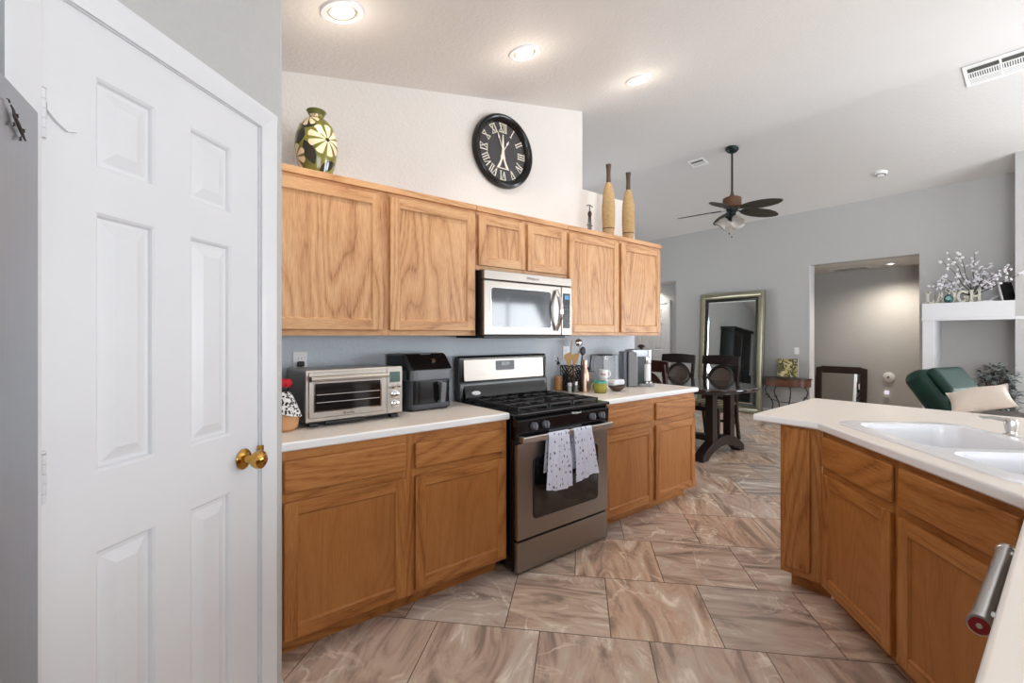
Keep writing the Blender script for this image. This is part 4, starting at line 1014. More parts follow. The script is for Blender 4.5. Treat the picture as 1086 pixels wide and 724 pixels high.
# bowl with folded paper napkin stack
bw = thing('serving_bowl', 'brown bowl with a white inside at the front of right counter', 'bowl', (2.890, 2.285, CZ))
MB().lathe([(0, 0), (.028, 0), (.032, .004), (.056, .022), (.070, .042), (.072, .046), (.070, .046), (.052, .026), (.03, .010), (0, .008)], 40, cap=False).build('body', plain('brown_glaze', srgb(86, 66, 58), .3, vary=.1), bw)
pn = MB()
pn.prism([(-.062, .046), (.060, .046), (.072, .062), (.066, .088), (-.050, .092), (-.066, .070)], 1, -.028, .045, .012, 3)
pn = pn.build('folded_cloth', plain('white_paper_cloth', srgb(228, 230, 234), .8)); pn.location = (2.890, 2.285, CZ); tag(pn, 'folded white paper cloth lying in the brown bowl', 'napkin')
# clear dispenser with wire frame
cl = thing('canister_rack', 'clear acrylic dispenser in a thin dark wire frame behind white mugs', 'dispenser', (3.085, 2.570, CZ))
acr = clear('clear_acrylic', .26)
ring_t = MB(); tb_ = ring_strip(ring_t, [[(x, y, z) for x, y in rrect(-.085 + i_, -.06 + i_, .085 - i_, .06 - i_, .02)] for z, i_ in ((.004, .02), (.004, .0), (.262, .0), (.262, .003), (.007, .003))]); ring_t.build('tank', acr, cl)
MB().prism(rrect(-.06, -.045, .06, .045, .02), 2, .263, .276, .004).build('lid', black_m, cl)
mb = MB()
for sx_ in (-1, 1):
    for sy_ in (-1, 1): mb.tube([(sx_ * .100, sy_ * .070, 0), (sx_ * .100, sy_ * .070, .27)], .0022, 6)
for zz_ in (.05, .27): mb.tube([(-.100, -.070, zz_), (.100, -.070, zz_), (.100, .070, zz_), (-.100, .070, zz_)], .0025, 6, closed=True)
mb.build('wire_frame', dgrey, cl)
# coffee machine: front points to the right of the picture
cm = thing('coffee_machine', 'silver single serve coffee machine with black lid knob at counter end', 'coffee maker', (3.320, 2.400, CZ), math.atan2(-.6261, .7797))
cg = plain('machine_grey', srgb(120, 120, 122), .35, .2)
MB().prism(rrect(-.150, -.075, -.105, .075, .02), 2, .0, .300, .006).build('water_tank', plain('smoky_plastic', srgb(96, 102, 112), .2), cm)
mb = MB(); mb.box((-.104, -.085, .0), (-.02, .085, .305), .012, 3); mb.build('body', cg, cm)
mb = MB(); mb.prism(rrect(-.104, -.085, .115, .085, .06), 2, .250, .318, .008); mb.build('brew_head', steel_v, cm)
MB().box((-.025, -.06, .03), (.04, .06, .255), .004).build('cup_recess', plain('dark_green_plastic', srgb(26, 40, 36), .2), cm)
MB().lathe([(0, .03), (.034, .03), (.034, .175), (.030, .18), (0, .18)], 28, at=(.078, 0, .016), cap=False).build('travel_cup', white_plast, cm)
MB().lathe([(0, .196), (.040, .196), (.042, .20), (.042, .255), (0, .256)], 28, at=(.078, 0, 0), cap=False).build('spout', chrome, cm)
MB().prism(rrect(-.03, -.075, .135, .075, .06), 2, .0, .028, .005).build('drip_tray', cg, cm)
MB().lathe([(0, .0), (.046, .0), (.046, .042), (0, .043)], 28, at=(.080, 0, 0), cap=False).build('drip_cup', chrome, cm)
MB().lathe([(0, .318), (.012, .318), (.012, .328), (.030, .336), (.031, .344), (.018, .356), (0, .358)], 24, at=(.03, 0, 0), cap=False).build('knob', black_m, cm)

# outlets and switches
def plate(name, label, cat, M_, kind):
    t = thing(name, label, cat); t.matrix_world = M_
    MB().box((-.036, -.006, -.058), (.036, -.0002, .058), .003).build('cover_plate', white_plast, t)
    if kind == 'outlet':
        for z in (-.02, .02):
            s_ = MB().prism(rrect(-.015, z - .014, .015, z + .014, .008), 1, -.0075, -.005).build('socket', white_plast, t)
            mb = MB(); mb.box((-.008, -.0078, z - .004), (-.006, -.007, z + .006)); mb.box((.006, -.0078, z - .004), (.008, -.007, z + .006)); mb.build('slots', black_m, s_)
    else: MB().box((-.016, -.010, -.032), (.016, -.005, .032), .003).build('rocker', white_plast, t)
    return t
plate('wall_outlet', 'white wall outlet with a black plug behind toaster oven', 'outlet', Matrix.Translation((.657, YW, 1.203)), 'outlet')
pl = thing('power_plug', 'black plug with cord pushed into outlet behind toaster oven', 'plug', (.657, YW - .008, 1.196))
MB().box((-.017, -.03, -.014), (.017, 0, .014), .007, 3).build('plug_body', black_m, pl); MB().tube([(0, -.028, -.004), (-.01, -.036, -.03), (-.03, -.03, -.08), (-.04, -.02, -.16), (-.03, -.015, -.275)], .0035, 8).build('cord', black_m, pl)
plate('wall_outlet', 'white wall outlet behind the wooden spatulas and black basket', 'outlet', Matrix.Translation((2.704, YW, 1.205)), 'outlet')
FW = Matrix.Rotation(R(-90), 4, 'Z')       # facing -X
plate('light_switch', 'white light switch on the far wall beside the hall opening', 'switch', Matrix.Translation((FX, 2.946, 1.095)) @ FW, 'switch')
ot = plate('wall_outlet', 'white outlet with glowing night light low on the hall wall', 'outlet', Matrix.Translation((9.72, 2.045, .36)) @ FW, 'outlet')
nl = thing('night_light', 'small night light plugged in the hall wall outlet', 'night light'); nl.matrix_world = Matrix.Translation((9.712, 2.045, .395)) @ FW
MB().box((-.03, -.035, -.03), (.03, 0, .03), .006).build('lamp_body', emis('night_glow', srgb(225, 220, 240), .7), nl)
sn = thing('door_chime', 'round white sensor on the hall wall beside green recliner', 'sensor'); sn.matrix_world = Matrix.Translation((9.72, 2.02, .655)) @ FW
MB().lathe([(0, 0), (.08, 0), (.08, .02), (.06, .035), (0, .037)], 32, rot=RX, cap=False).build('cover', white_plast, sn); MB().lathe([(0, .036), (.018, .036), (.015, .041), (0, .042)], 16, rot=RX, cap=False).build('lens', mgrey, sn)

# ================================================================== REFRIGERATOR (edge of the frame) and its magnet
fd = Vector((SU * .507 - CU * .862, -CU * .507 - SU * .862, 0))      # along the visible face, toward the camera
far_c = Vector((-.849 * SU + .82 * CU, .849 * CU + .82 * SU, 0))
fr = thing('refrigerator', 'stainless steel refrigerator side at the edge of the pantry door', 'refrigerator', (far_c.x, far_c.y, 0), math.atan2(-fd.y, -fd.x) )
# local: x toward the far corner (0 there), so the face spans x -0.75..0 ; -y faces the room
FH = 1.749
MB().box((-.74, .002, .03), (-.004, .68, FH - .006), .004).build('body', dgrey, fr)
MB().box((-.74, .0, .10), (0, .05, FH), .003, 2).build('door', steel_v, fr)
MB().box((-.70, .03, 0), (-.03, .62, .06)).build('base_grille', black_m, fr)
mg = thing('fridge_magnet', 'small dark metal scroll magnet high on the refrigerator', 'magnet'); mg.matrix_world = fr.matrix_basis @ Matrix.Translation((-.100, -.001, 1.690)) @ Matrix.Diagonal((.62, .6, .40, 1))
mb = MB()
mb.tube([(-.045, -.006, .045), (-.03, -.006, .035), (-.025, -.006, .015), (-.005, -.007, -.005), (.02, -.007, -.03), (.045, -.006, -.045)], [.002, .003, .004, .005, .004, .002], 8)
mb.tube([(-.048, -.005, .05), (-.055, -.005, .06), (-.064, -.005, .055)], .002, 6)
for (x, z, s_) in ((-.02, .008, 1), (.02, -.028, 1), (-.012, .0, -1), (.026, -.036, -1)):
    mb.tube([(x, -.006, z), (x + .016 * s_, -.006, z + .014 * s_), (x + .010 * s_, -.006, z + .024 * s_), (x + .020 * s_, -.006, z + .028 * s_)], .0022, 6)
mb.build('scroll', pew, mg)

# ================================================================== CEILING FIXTURES
SL, SRr = math.atan(.2134), math.atan(.256)
def on_ceiling(o, x, y, drop=0.0):
    a = -SL if x < 6.15 else SRr
    o.matrix_world = Matrix.Translation((x, y, ceil_z(x) - drop)) @ Matrix.Rotation(a, 4, 'Y')
glow = emis('lamp_glow', (1.0, .93, .82), 6.0)
def can_light(x, y, label, energy=1.25, flat=False, z=None, r=.095):
    flat_spot = flat
    t = thing('recessed_light', label, 'light', (0, 0, 0), 0, 'recessed ceiling lights')
    if flat: t.location = (x, y, z)
    else: on_ceiling(t, x, y)
    MB().lathe([(r * .70, -.004), (r * .74, -.013), (r * .95, -.010), (r, -.003), (r, -.0005)], 40, cap=False).build('trim_ring', white_gloss, t)
    MB().lathe([(0, -.004), (r * .72, -.004), (r * .72, -.001), (0, -.001)], 40, cap=False).build('lens', plain('pale_reflector', (.42, .38, .32), .3), t)
    MB().lathe([(0, -.014), (r * .25, -.012), (r * .52, -.005), (r * .54, -.004), (0, -.004)], 32, cap=False).build('bulb', glow, t)
    d = bpy.data.lights.new('lamp_light', 'POINT'); d.energy = energy; d.color = (1.0, .88, .74); d.shadow_soft_size = .05
    if flat_spot:
        bpy.data.lights.remove(d); d = bpy.data.lights.new('lamp_light', 'SPOT'); d.energy = energy; d.color = (1.0, .88, .74); d.spot_size = R(165); d.spot_blend = 1.0; d.shadow_soft_size = .05
    o = bpy.data.objects.new('lamp_light', d); COL.objects.link(o); o.parent = t; o.location = (0, 0, -.16)
    if not flat_spot:
        d = bpy.data.lights.new('lamp_beam', 'SPOT'); d.energy = 22; d.color = (1.0, .95, .89); d.spot_size = R(118); d.spot_blend = .7; d.shadow_soft_size = .07
        o = bpy.data.objects.new('lamp_beam', d); COL.objects.link(o); o.parent = t; o.location = (0, 0, -.03)
can_light(.680, 2.045, 'recessed ceiling light above the painted vase end of cabinets')
can_light(1.732, 2.040, 'recessed ceiling light above the microwave, middle of kitchen row')
can_light(2.846, 2.050, 'recessed ceiling light above the woven vases')
can_light(9.19, 1.886, 'recessed light in the low hall ceiling', 75, True, 2.490, .085)

can_light(8.66, 5.90, 'unseen light added in the ceiling of the door recess', 36, True, 2.459, .08)  # out-of-view lamp added to brighten the recess door
def vent(label, x, y, wx, wy, rows, cols, z=None, sm_=None):
    t = thing('ceiling_vent', label, 'vent')
    if z is None: on_ceiling(t, x, y)
    else: t.location = (x, y, z)
    mb = MB(); b = .028
    mb.box((-wx / 2, -wy / 2, -.010), (wx / 2, -wy / 2 + b, -.0004), .002); mb.box((-wx / 2, wy / 2 - b, -.010), (wx / 2, wy / 2, -.0004), .002)
    mb.box((-wx / 2, -wy / 2 + b, -.010), (-wx / 2 + b, wy / 2 - b, -.0004), .002); mb.box((wx / 2 - b, -wy / 2 + b, -.010), (wx / 2, wy / 2 - b, -.0004), .002)
    for i in range(1, rows): xx = -wx / 2 + b + (wx - 2 * b) * i / rows; mb.box((xx - .007, -wy / 2 + b, -.0095), (xx + .007, wy / 2 - b, -.0004))
    for j in range(1, cols): yy = -wy / 2 + b + (wy - 2 * b) * j / cols; mb.box((-wx / 2 + b, yy - .008, -.0095), (wx / 2 - b, yy + .008, -.0004))
    mb.build('frame', white_plast, t)
    MB().box((-wx / 2 + .01, -wy / 2 + .01, -.0035), (wx / 2 - .01, wy / 2 - .01, -.0005)).build('duct_backing', plain('vent_shadow_grey', srgb(78, 78, 72), .8), t)
    for i in range(rows):
        x0_ = -wx / 2 + b + (wx - 2 * b) * i / rows; x1_ = -wx / 2 + b + (wx - 2 * b) * (i + 1) / rows
        mb = MB()
        if i % 2 == 1:
            n_ = int((wy - 2 * b) / .016)
            for k in range(n_): yy = -wy / 2 + b + (wy - 2 * b) * (k + .5) / n_; mb.box((x0_, yy - .004, -.009), (x1_, yy + .004, -.003))
        else:
            for k in range(4 if i else 2): xx = x0_ + (x1_ - x0_) * (k + .5) / 4 if i else x0_ + .006 + .006 * k; mb.box((xx - .008, -wy / 2 + b, -.008), (xx + .008, wy / 2 - b, -.005), mat=None)
        mb.build('slats', sm_ or white_plast, t)
vent('large rectangular white air vent on the ceiling below the ridge', 6.325, .475, .325, .50, 3, 2)
vent('small square white air vent on the ceiling behind the fan rod', 6.345, 3.53, .19, .24, 2, 1)
vent('white air vent in the low hall ceiling beside its recessed light', 9.38, 2.48, .30, .55, 2, 1, 2.490, plain('grey_green_grille', srgb(132, 132, 118), .7))  # slats greyer and greener than the frame
sm = thing('smoke_detector', 'round white smoke detector on the sloping ceiling', 'smoke detector'); on_ceiling(sm, 7.735, 1.692)
MB().lathe([(0, -.042), (.04, -.041), (.062, -.030), (.070, -.012), (.074, -.010), (.074, -.0003), (0, -.0003)], 36, cap=False).build('cover', white_plast, sm)
MB().lathe([(.045, -.0415), (.052, -.0385), (.056, -.034), (.05, -.034)], 36, cap=False).build('vent_ring', mgrey, sm)

# ceiling fan
FXX, FYY = 6.285, 3.003; zc = ceil_z(FXX)
fn_ = thing('ceiling_fan', 'bronze ceiling fan with leaf shaped brown blades and glass shades', 'ceiling fan', (FXX, FYY, 0))
bz_ = plain('green_bronze', srgb(38, 48, 48), .4, .6); blade_m = plain('dark_brown_blade', srgb(44, 38, 26), .5, bump=.3, bscale=120, vary=.2)
MB().lathe([(0, -.055), (.02, -.055), (.045, -.048), (.075, -.022), (.085, -.004), (.085, .004), (0, .004)], 32, cap=False).xf(Matrix.Translation((0, 0, zc - .004)) @ Matrix.Rotation(SRr, 4, 'Y')).build('canopy', bz_, fn_)
MB().tube([(0, 0, 3.21), (0, 0, zc - .03)], .0135, 12).build('downrod', plain('bronze_rod', srgb(62, 56, 50), .4, .6), fn_)
MB().lathe([(.014, 3.42), (.02, 3.38), (.035, 3.345), (.055, 3.325), (.055, 3.318), (0, 3.318)], 28, cap=False).build('rod_cover', plain('bronze_grey', srgb(92, 84, 76), .4, .5), fn_)
MB().lathe([(0, 3.335), (.08, 3.332), (.112, 3.318), (.118, 3.30), (.118, 3.215), (.110, 3.195), (.075, 3.182), (0, 3.18)], 36, cap=False).build('motor', plain('woven_brown', srgb(104, 70, 46), .6, bump=.6, bscale=150, vary=.25), fn_)
MB().lathe([(0, 3.182), (.075, 3.18), (.072, 3.14), (.05, 3.12), (.045, 3.07), (.056, 3.05), (.05, 3.02), (.02, 3.0), (0, 3.0)], 28, cap=False).build('light_kit', bz_, fn_)
a_cam = math.atan2(-CU, SU) - R(25.6)          # direction of the picture's right
for k in range(5):
    a = a_cam + R(-36 + 72 * k)
    Mx = Matrix.Rotation(a, 4, 'Z') @ Matrix.Translation((0, 0, 3.165)) @ Matrix.Rotation(R(-12), 4, 'X') @ Matrix.Rotation(R(4), 4, 'Y')
    us = [0, .06, .14, .24, .36, .46, .52, .56, .575]; ws = [.035, .075, .10, .112, .108, .088, .058, .028, .0]
    pts = [(.135 + u, wv_) for u, wv_ in zip(us, ws)] + [(.135 + u, -wv_) for u, wv_ in list(zip(us, ws))[-2::-1]]
    bl = MB().prism(pts, 2, -.004, .004, .0015).xf(Mx).build('blade', blade_m, fn_)
    MB().prism([(.06, -.018), (.12, -.012), (.20, -.035), (.26, -.01), (.26, .01), (.20, .035), (.12, .012), (.06, .018)], 2, -.010, -.0045, .001).xf(Mx).build('blade_arm', bz_, bl)
shade_m, nt, b = nodes('frosted_shade'); b.inputs['Base Color'].default_value = (.82, .77, .72, 1); b.inputs['Roughness'].default_value = .35; b.inputs['Transmission Weight'].default_value = .35; b.inputs['Subsurface Weight'].default_value = 0
for k in range(3):
    a = a_cam + R(-62 + 120 * k)
    Mx = Matrix.Rotation(a, 4, 'Z') @ Matrix.Translation((.055, 0, 3.075)) @ Matrix.Rotation(R(-38), 4, 'Y')
    ar = MB().lathe([(0, .0), (.018, 0), (.022, -.02), (.024, -.045), (0, -.046)], 20, cap=False).xf(Mx).build('socket', bz_, fn_)
    MB().lathe([(.024, -.03), (.036, -.045), (.056, -.080), (.064, -.115), (.074, -.150), (.082, -.162), (.078, -.162), (.060, -.115), (.050, -.080), (.020, -.04)], 28, cap=False).xf(Mx).build('glass_shade', shade_m, ar)
for (dx, dy, z1) in ((.03, .02, 2.80), (-.02, .03, 2.84)):
    c = MB().tube([(dx, dy, 3.01), (dx, dy, z1)], .0022, 6).build('pull_chain', brass, fn_); MB().ell((dx, dy, z1 - .008), (.009, .009, .012), 12, 8).build('pull_bob', black_m, c)

for ch in fn_.children:
    if not ch.name.startswith(('canopy', 'downrod')): ch.location.z = -.085

# ================================================================== DINING AREA
dt = thing('dining_table', 'dark espresso oval dining table on arched trestle feet', 'table', (5.08, 3.16, 0))
def superell(a, b_, n_, k=72): return [(a * math.copysign(abs(math.cos(t)) ** (2 / n_), math.cos(t)), b_ * math.copysign(abs(math.sin(t)) ** (2 / n_), math.sin(t))) for t in [2 * math.pi * i / k for i in range(k)]]
esp_gl = plain('polished_espresso', srgb(40, 32, 28), .1, coat=.6, vary=.15)
MB().prism(superell(.60, .98, 2.4), 2, .745, .785, .012, 3).build('tabletop', esp_gl, dt)
MB().prism(superell(.42, .80, 2.4), 2, .705, .7455).build('apron', espresso, dt)
for sy_ in (-1, 1):
    y = sy_ * .60
    tr = MB(); n_ = 20
    top = [(-.47 + .94 * i / n_, .055 + .17 * math.sin(math.pi * i / n_) ** .8) for i in range(n_ + 1)]
    bot = [(-.36 + .72 * i / n_, .0 + .115 * math.sin(math.pi * i / n_) ** .7) for i in range(n_ + 1)]
    tr.prism([(-.47, 0)] + top + [(.47, 0)] + bot[::-1], 1, y - .055, y + .055, .008)
    tr.build('foot', espresso, dt)
    for x in (-.20, .20): MB().box((x - .052, y - .045, .16), (x + .052, y + .045, .706), .008).build('leg', espresso, dt)
MB().box((-.06, -.56, .14), (.06, .56, .20), .008).build('stretcher', espresso, dt)

leather = plain('brown_leather', srgb(84, 70, 62), .55, vary=.1, bump=.15, bscale=120)
seat_m, nt, b = nodes('striped_seat_fabric'); tc = N(nt, 'ShaderNodeTexCoord'); sx = N(nt, 'ShaderNodeSeparateXYZ'); lk(nt, tc.outputs['Object'], sx.inputs[0])
wv_n = math_(nt, 'SINE', math_(nt, 'MULTIPLY', sx.outputs[0], 70)); r_ = ramp(nt, [(.3, srgb(92, 92, 66)), (.7, srgb(172, 156, 124))], math_(nt, 'ADD', math_(nt, 'MULTIPLY', wv_n, .5), .5)); lk(nt, r_.outputs[0], b.inputs['Base Color']); b.inputs['Roughness'].default_value = .85
CH = 'dining chairs around the dark table'
def make_chair(label, loc, rz, espresso=espresso):
    t = thing('dining_chair', label, 'chair', loc, rz, CH)
    # front faces -y
    mb = MB().box((-.235, -.23, .445), (.235, .235, .490), .02, 4); mb.build('seat', seat_m, t)
    MB().box((-.22, -.215, .385), (.22, .22, .446), .004).build('seat_rail', espresso, t)
    for sx_ in (-1, 1):
        MB().prism([(-.018, .0), (.018, 0), (.022, .446), (-.022, .446)], 1, -.215, -.175, .003).xf(Matrix.Translation((sx_ * .20, 0, 0))).build('leg', espresso, t)
        ps = [(0, .29, 0), (0, .235, .25), (0, .215, .46), (0, .24, .75), (0, .285, 1.04)]
        mb = MB()
        for p, q in zip(ps, ps[1:]): mb.prism([(p[1] - .02, p[2]), (p[1] + .022, p[2]), (q[1] + .022, q[2] + .002), (q[1] - .02, q[2] + .002)], 0, sx_ * .225 - .017, sx_ * .225 + .017, 0)
        mb.build('leg', espresso, t)
    def yb(z): return .215 + .025 * max(0, (z - .46) / .29) if z < .75 else .24 + .045 * (z - .75) / .29
    def rail(u, v):
        x = -.255 + .51 * u; z = .955 + .115 * v + .012 * math.cos((u - .5) * math.pi) * v; return (x, yb(z) + .028 * math.cos((u - .5) * math.pi) - .012, z)
    MB().sheet(rail, 18, 5, .034).build('top_rail', espresso, t)
    # arched frame with padded oval
    arch = [(.185 * math.cos(a), .70 + .235 * math.sin(a)) for a in [math.pi * i / 22 for i in range(23)]]
    pth = [(-.185 * -1, .52)] + arch + [(-.185, .52)]
    MB().tube([(x, yb(z) + .012, z) for x, z in pth], .024, 8).build('arch', espresso, t)
    mb = MB()
    def pad(u, v):
        z = .53 + .39 * v; hw = .165 if z < .70 else .165 * math.sqrt(max(0.0, 1 - ((z - .70) / .222) ** 2))
        return ((u - .5) * 2 * hw, yb(z) + .004 - .022 * math.sin(math.pi * u) * math.sin(math.pi * min(v, .97)), z)
    mb.sheet(pad, 14, 16, .03).build('back_pad', leather, t)
    for y in (-.19, .235): pass
    MB().box((-.215, .2, .20), (.215, .228, .235), .003).build('stretcher', espresso, t)
    return t
make_chair('dark dining chair in front of the big mirror, nearest the console table', (5.76, 3.03, 0), R(-91))
make_chair('dark dining chair by the white door, beside the mirror edge', (5.78, 3.66, 0), R(-88))
make_chair('reddish dark dining chair right behind the coffee machine, back to kitchen', (4.60, 2.98, 0), R(86), plain('reddish_espresso', srgb(56, 24, 22), .3, vary=.2))

# big leaning mirror
def rect_frame(W, H, prof):
    """profile of (inset, y) swept around a W x H rectangle standing on z = 0, front at -y"""
    mb = MB(); ring_strip(mb, [[(-W / 2 + i, y, i), (W / 2 - i, y, i), (W / 2 - i, y, H - i), (-W / 2 + i, y, H - i)] for i, y in prof]); return mb
mi = thing('floor_mirror', 'tall leaning floor mirror in a wide champagne silver frame', 'mirror')
mi.matrix_world = Matrix.Translation((8.205, 3.985, 0.0)) @ Matrix.Rotation(R(-90), 4, 'Z') @ Matrix.Rotation(R(-3.6), 4, 'X')
champ = plain('champagne_silver', srgb(158, 152, 132), .32, .9, vary=.08); dkf = plain('dark_bronze_liner', srgb(42, 44, 34), .35, .3)
rect_frame(1.17, 2.13, [(.0, -.002), (0, -.045), (.008, -.058), (.022, -.062), (.05, -.055), (.085, -.040), (.100, -.044), (.106, -.038)]).build('frame', champ, mi, ang=25)
rect_frame(1.17, 2.13, [(.104, -.040), (.112, -.036), (.150, -.020), (.158, -.018)]).build('liner', dkf, mi, ang=25)
MB().box((-.575, -.012, .01), (.575, -.001, 2.12)).build('backing', black_m, mi)
rect_frame(1.17, 2.13, [(.150, -.0135), (.172, -.0165), (.5, -.0165)]).bm.free()
gl = MB(); l_ = ring_strip(gl, [[(-.585 + i, y, i), (.585 - i, y, i), (.585 - i, y, 2.13 - i), (-.585 + i, y, 2.13 - i)] for i, y in ((.150, -.0145), (.175, -.0175))]); gl.bm.faces.new(l_); gl.build('mirror_glass', mirror_m, mi, ang=1)

# console table on the far wall
co = thing('console_table', 'small half round wooden console with curled iron legs by the mirror', 'table', (8.38, 3.055, 0), R(-90))
walnut = plain('burled_walnut', srgb(104, 66, 48), .35, vary=.45)
hc = [(.345 * math.cos(a), -.05 - .26 * abs(math.sin(a)) ** .75) for a in [math.pi * i / 24 for i in range(25)]] + [(-.345, 0), (.345, 0)]
MB().prism(hc, 2, .632, .655, .005).build('tabletop', plain('dark_walnut', srgb(58, 42, 36), .3, vary=.3), co)
MB().prism([(x * .95, y * .95) for x, y in hc], 2, .515, .6325, .004).build('apron', walnut, co)
MB().prism(rrect(-.10, .530, .10, .618, .008), 1, -.305, -.288, .004).build('drawer', walnut, co)
for (x, y) in ((-.27, -.12), (.27, -.12), (-.10, -.24), (.10, -.24)):
    u = Vector((x, y, 0)).normalized(); p = []
    for t_, o_ in ((.52, .0), (.49, .03), (.44, .06), (.36, .035), (.30, -.02), (.26, -.05), (.20, -.07), (.10, -.05), (.0, .0)): p.append((x + u.x * o_, y + u.y * o_ * .6, t_))
    mb = MB().tube(p, .009, 8); mb.tube([(x + u.x * (.02 + .03 * math.cos(a)), y + u.y * (.02 + .03 * math.cos(a)) * .6, .33 + .03 * math.sin(a)) for a in [i * .5 for i in range(11)]], .006, 6)
    mb.build('leg', iron, co)
MB().tube([(-.25, -.09, .28), (-.1, -.16, .25), (.1, -.16, .25), (.25, -.09, .28)], .006, 8).build('stretcher', iron, co)
ar_m, nt, b = nodes('abstract_print'); tc = N(nt, 'ShaderNodeTexCoord'); no = N(nt, 'ShaderNodeTexNoise'); no.inputs['Scale'].default_value = 9; no.inputs['Distortion'].default_value = 3; lk(nt, tc.outputs['Object'], no.inputs['Vector'])
r_ = ramp(nt, [(.36, srgb(24, 52, 40)), (.46, srgb(96, 88, 40)), (.54, srgb(178, 158, 90)), (.66, srgb(206, 196, 170))], no.outputs['Fac']); lk(nt, r_.outputs[0], b.inputs['Base Color']); b.inputs['Roughness'].default_value = .25
pb = thing('art_panel', 'small abstract green and gold picture on an easel on the console', 'picture', (8.22, 3.02, .656), R(-72))
TLT = Matrix.Rotation(R(-12), 4, 'X')
MB().box((-.145, -.010, .012), (.145, .010, .315), .003).xf(TLT).build('panel', ar_m, pb)
MB().box((.1455, -.0105, .012), (.150, .0105, .315), .001).xf(TLT).build('panel_edge', white_plast, pb)
mb = MB()
for x in (-.07, .07): mb.tube([(x, .03, .16), (x, .015, .04), (x, -.01, .008), (x, -.05, .006), (x, -.055, .02)], .004, 6)
mb.tube([(-.07, .03, .16), (0, .10, .006)], .004, 6).tube([(.07, .03, .16), (0, .10, .006)], .004, 6); mb.build('easel', iron, pb)

# mirror leaning in the hall
hm = thing('hall_mirror', 'dark wooden framed mirror with notched corners standing in the hall', 'mirror')
hm.matrix_world = Matrix.Translation((9.60, 2.675, 0)) @ Matrix.Rotation(R(-90), 4, 'Z') @ Matrix.Rotation(R(-5), 4, 'X')
rect_frame(.76, .775, [(0, 0), (0, -.03), (.008, -.036), (.075, -.03), (.095, -.02), (.098, -.008)]).box((-.30, -.037, .765), (.30, -.002, .800), .008).box((-.34, -.037, .77), (.34, -.002, .785), .006).build('frame', plain('dark_walnut_frame', srgb(48, 34, 28), .4, vary=.3), hm, ang=25)
MB().box((-.30, -.012, .08), (.30, -.004, .70)).build('mirror_glass', mirror_m, hm)
# picture and hutch on the dining wall (they show in the big mirror)
hu = thing('china_cabinet', 'tall black china cabinet with glass doors against the dining wall', 'cabinet', (2.35, 6.58, 0), 0)
blk = plain('black_green_lacquer', srgb(20, 28, 26), .3)
MB().box((0, -.42, .06), (1.15, 0, .9), .006).build('base', blk, hu); MB().box((.02, -.36, .9), (1.13, 0, 2.14), .004).build('body', blk, hu); MB().box((-.03, -.42, 2.14), (1.18, 0, 2.22), .012).build('cornice', blk, hu)
for k in range(2):
    x = .04 + .54 * k
    d_ = rect_frame(.53, 1.16, [(0, .0), (0, -.02), (.05, -.02), (.06, -.012)]).xf(Matrix.Translation((x + .265, -.36, .94))).build('door', blk, hu, ang=25)
    MB().box((x + .055, -.372, .99), (x + .475, -.368, 2.05)).build('glass', dark_glass, d_)
    MB().box((x, -.44, .14), (x + .53, -.42, .86), .006).build('door', blk, hu)
MB().box((.03, -.38, 0), (1.12, -.02, .061)).build('plinth', blk, hu)

# ================================================================== LIVING AREA
green = plain('green_leather', srgb(4, 46, 37), .48, vary=.2, spec=.35, bump=.12, bscale=40)
rc = thing('recliner', 'dark green leather recliner chair leaning back behind the peninsula', 'armchair', (5.66, .24, 0), R(-14))
# front faces -y
MB().box((-.27, -.38, .20), (.27, .30, .47), .05, 4).build('seat', green, rc)
for sx_ in (-1, 1): MB().box((sx_ * .36 - .085, -.40, .12), (sx_ * .36 + .085, .36, .60), .06, 4).build('arm', green, rc)
MB().box((-.40, -.34, .05), (.40, .34, .24), .02).build('base', green, rc)
TB_ = Matrix.Translation((0, .30, .40)) @ Matrix.Rotation(R(-34), 4, 'X')
bk = MB().box((-.30, -.10, .0), (.30, .11, .74), .085, 5).xf(TB_).build('backrest', green, rc, ang=60)
MB().box((-.265, -.17, .42), (.265, -.06, .70), .055, 4).xf(TB_).build('headrest', green, bk, ang=60)
MB().box((-.27, -.15, .08), (.27, -.06, .40), .05, 4).xf(TB_).build('lumbar_cushion', green, bk, ang=60)
MB().box((-.25, -.62, .30), (.25, -.38, .42), .05, 4).build('footrest', green, rc, ang=60)

pw = plain('cream_linen', srgb(214, 202, 190), .9, bump=.2, bscale=160)
def pillow_fn(W, H, T):
    def f(u, v):
        # u around front/back handled by two sheets
        return None
    mb = MB()
    for sg in (-1, 1):
        def g(u, v, sg=sg):
            a, b_ = (u - .5) * 2, (v - .5) * 2
            pin = 1 - .10 * (1 - abs(a) ** 2) * abs(b_) ** 3; pin2 = 1 - .10 * (1 - abs(b_) ** 2) * abs(a) ** 3
            z = T * (max(0, 1 - abs(a) ** 2.4) * max(0, 1 - abs(b_) ** 2.4)) ** .55 + .004 * math.sin(7 * u + 5 * v)
            return (a * W / 2 * pin2, sg * z, b_ * H / 2 * pin)
        mb.sheet(g, 18, 18)
    bmesh.ops.remove_doubles(mb.bm, verts=mb.bm.verts, dist=.004); bmesh.ops.recalc_face_normals(mb.bm, faces=mb.bm.faces); return mb
pl_ = pillow_fn(.34, .33, .045).build('throw_pillow', pw, ang=80)
pl_.matrix_world = Matrix.Translation((4.64, .455, .893)) @ Matrix.Rotation(R(-84), 4, 'Z') @ Matrix.Rotation(R(-17), 4, 'Y') @ Matrix.Rotation(R(-66), 4, 'X')
tag(pl_, 'cream throw pillow resting on the dark table in front of recliner', 'pillow')
stb = thing('sofa_table', 'dark brown wooden table edge beyond the peninsula, under the pillow', 'table', (4.68, .10, 0), 0)
brown = plain('dark_brown_wood', srgb(62, 44, 36), .4, vary=.25)
MB().box((-.20, -.95, .760), (.20, .36, .800), .008).build('tabletop', brown, stb)
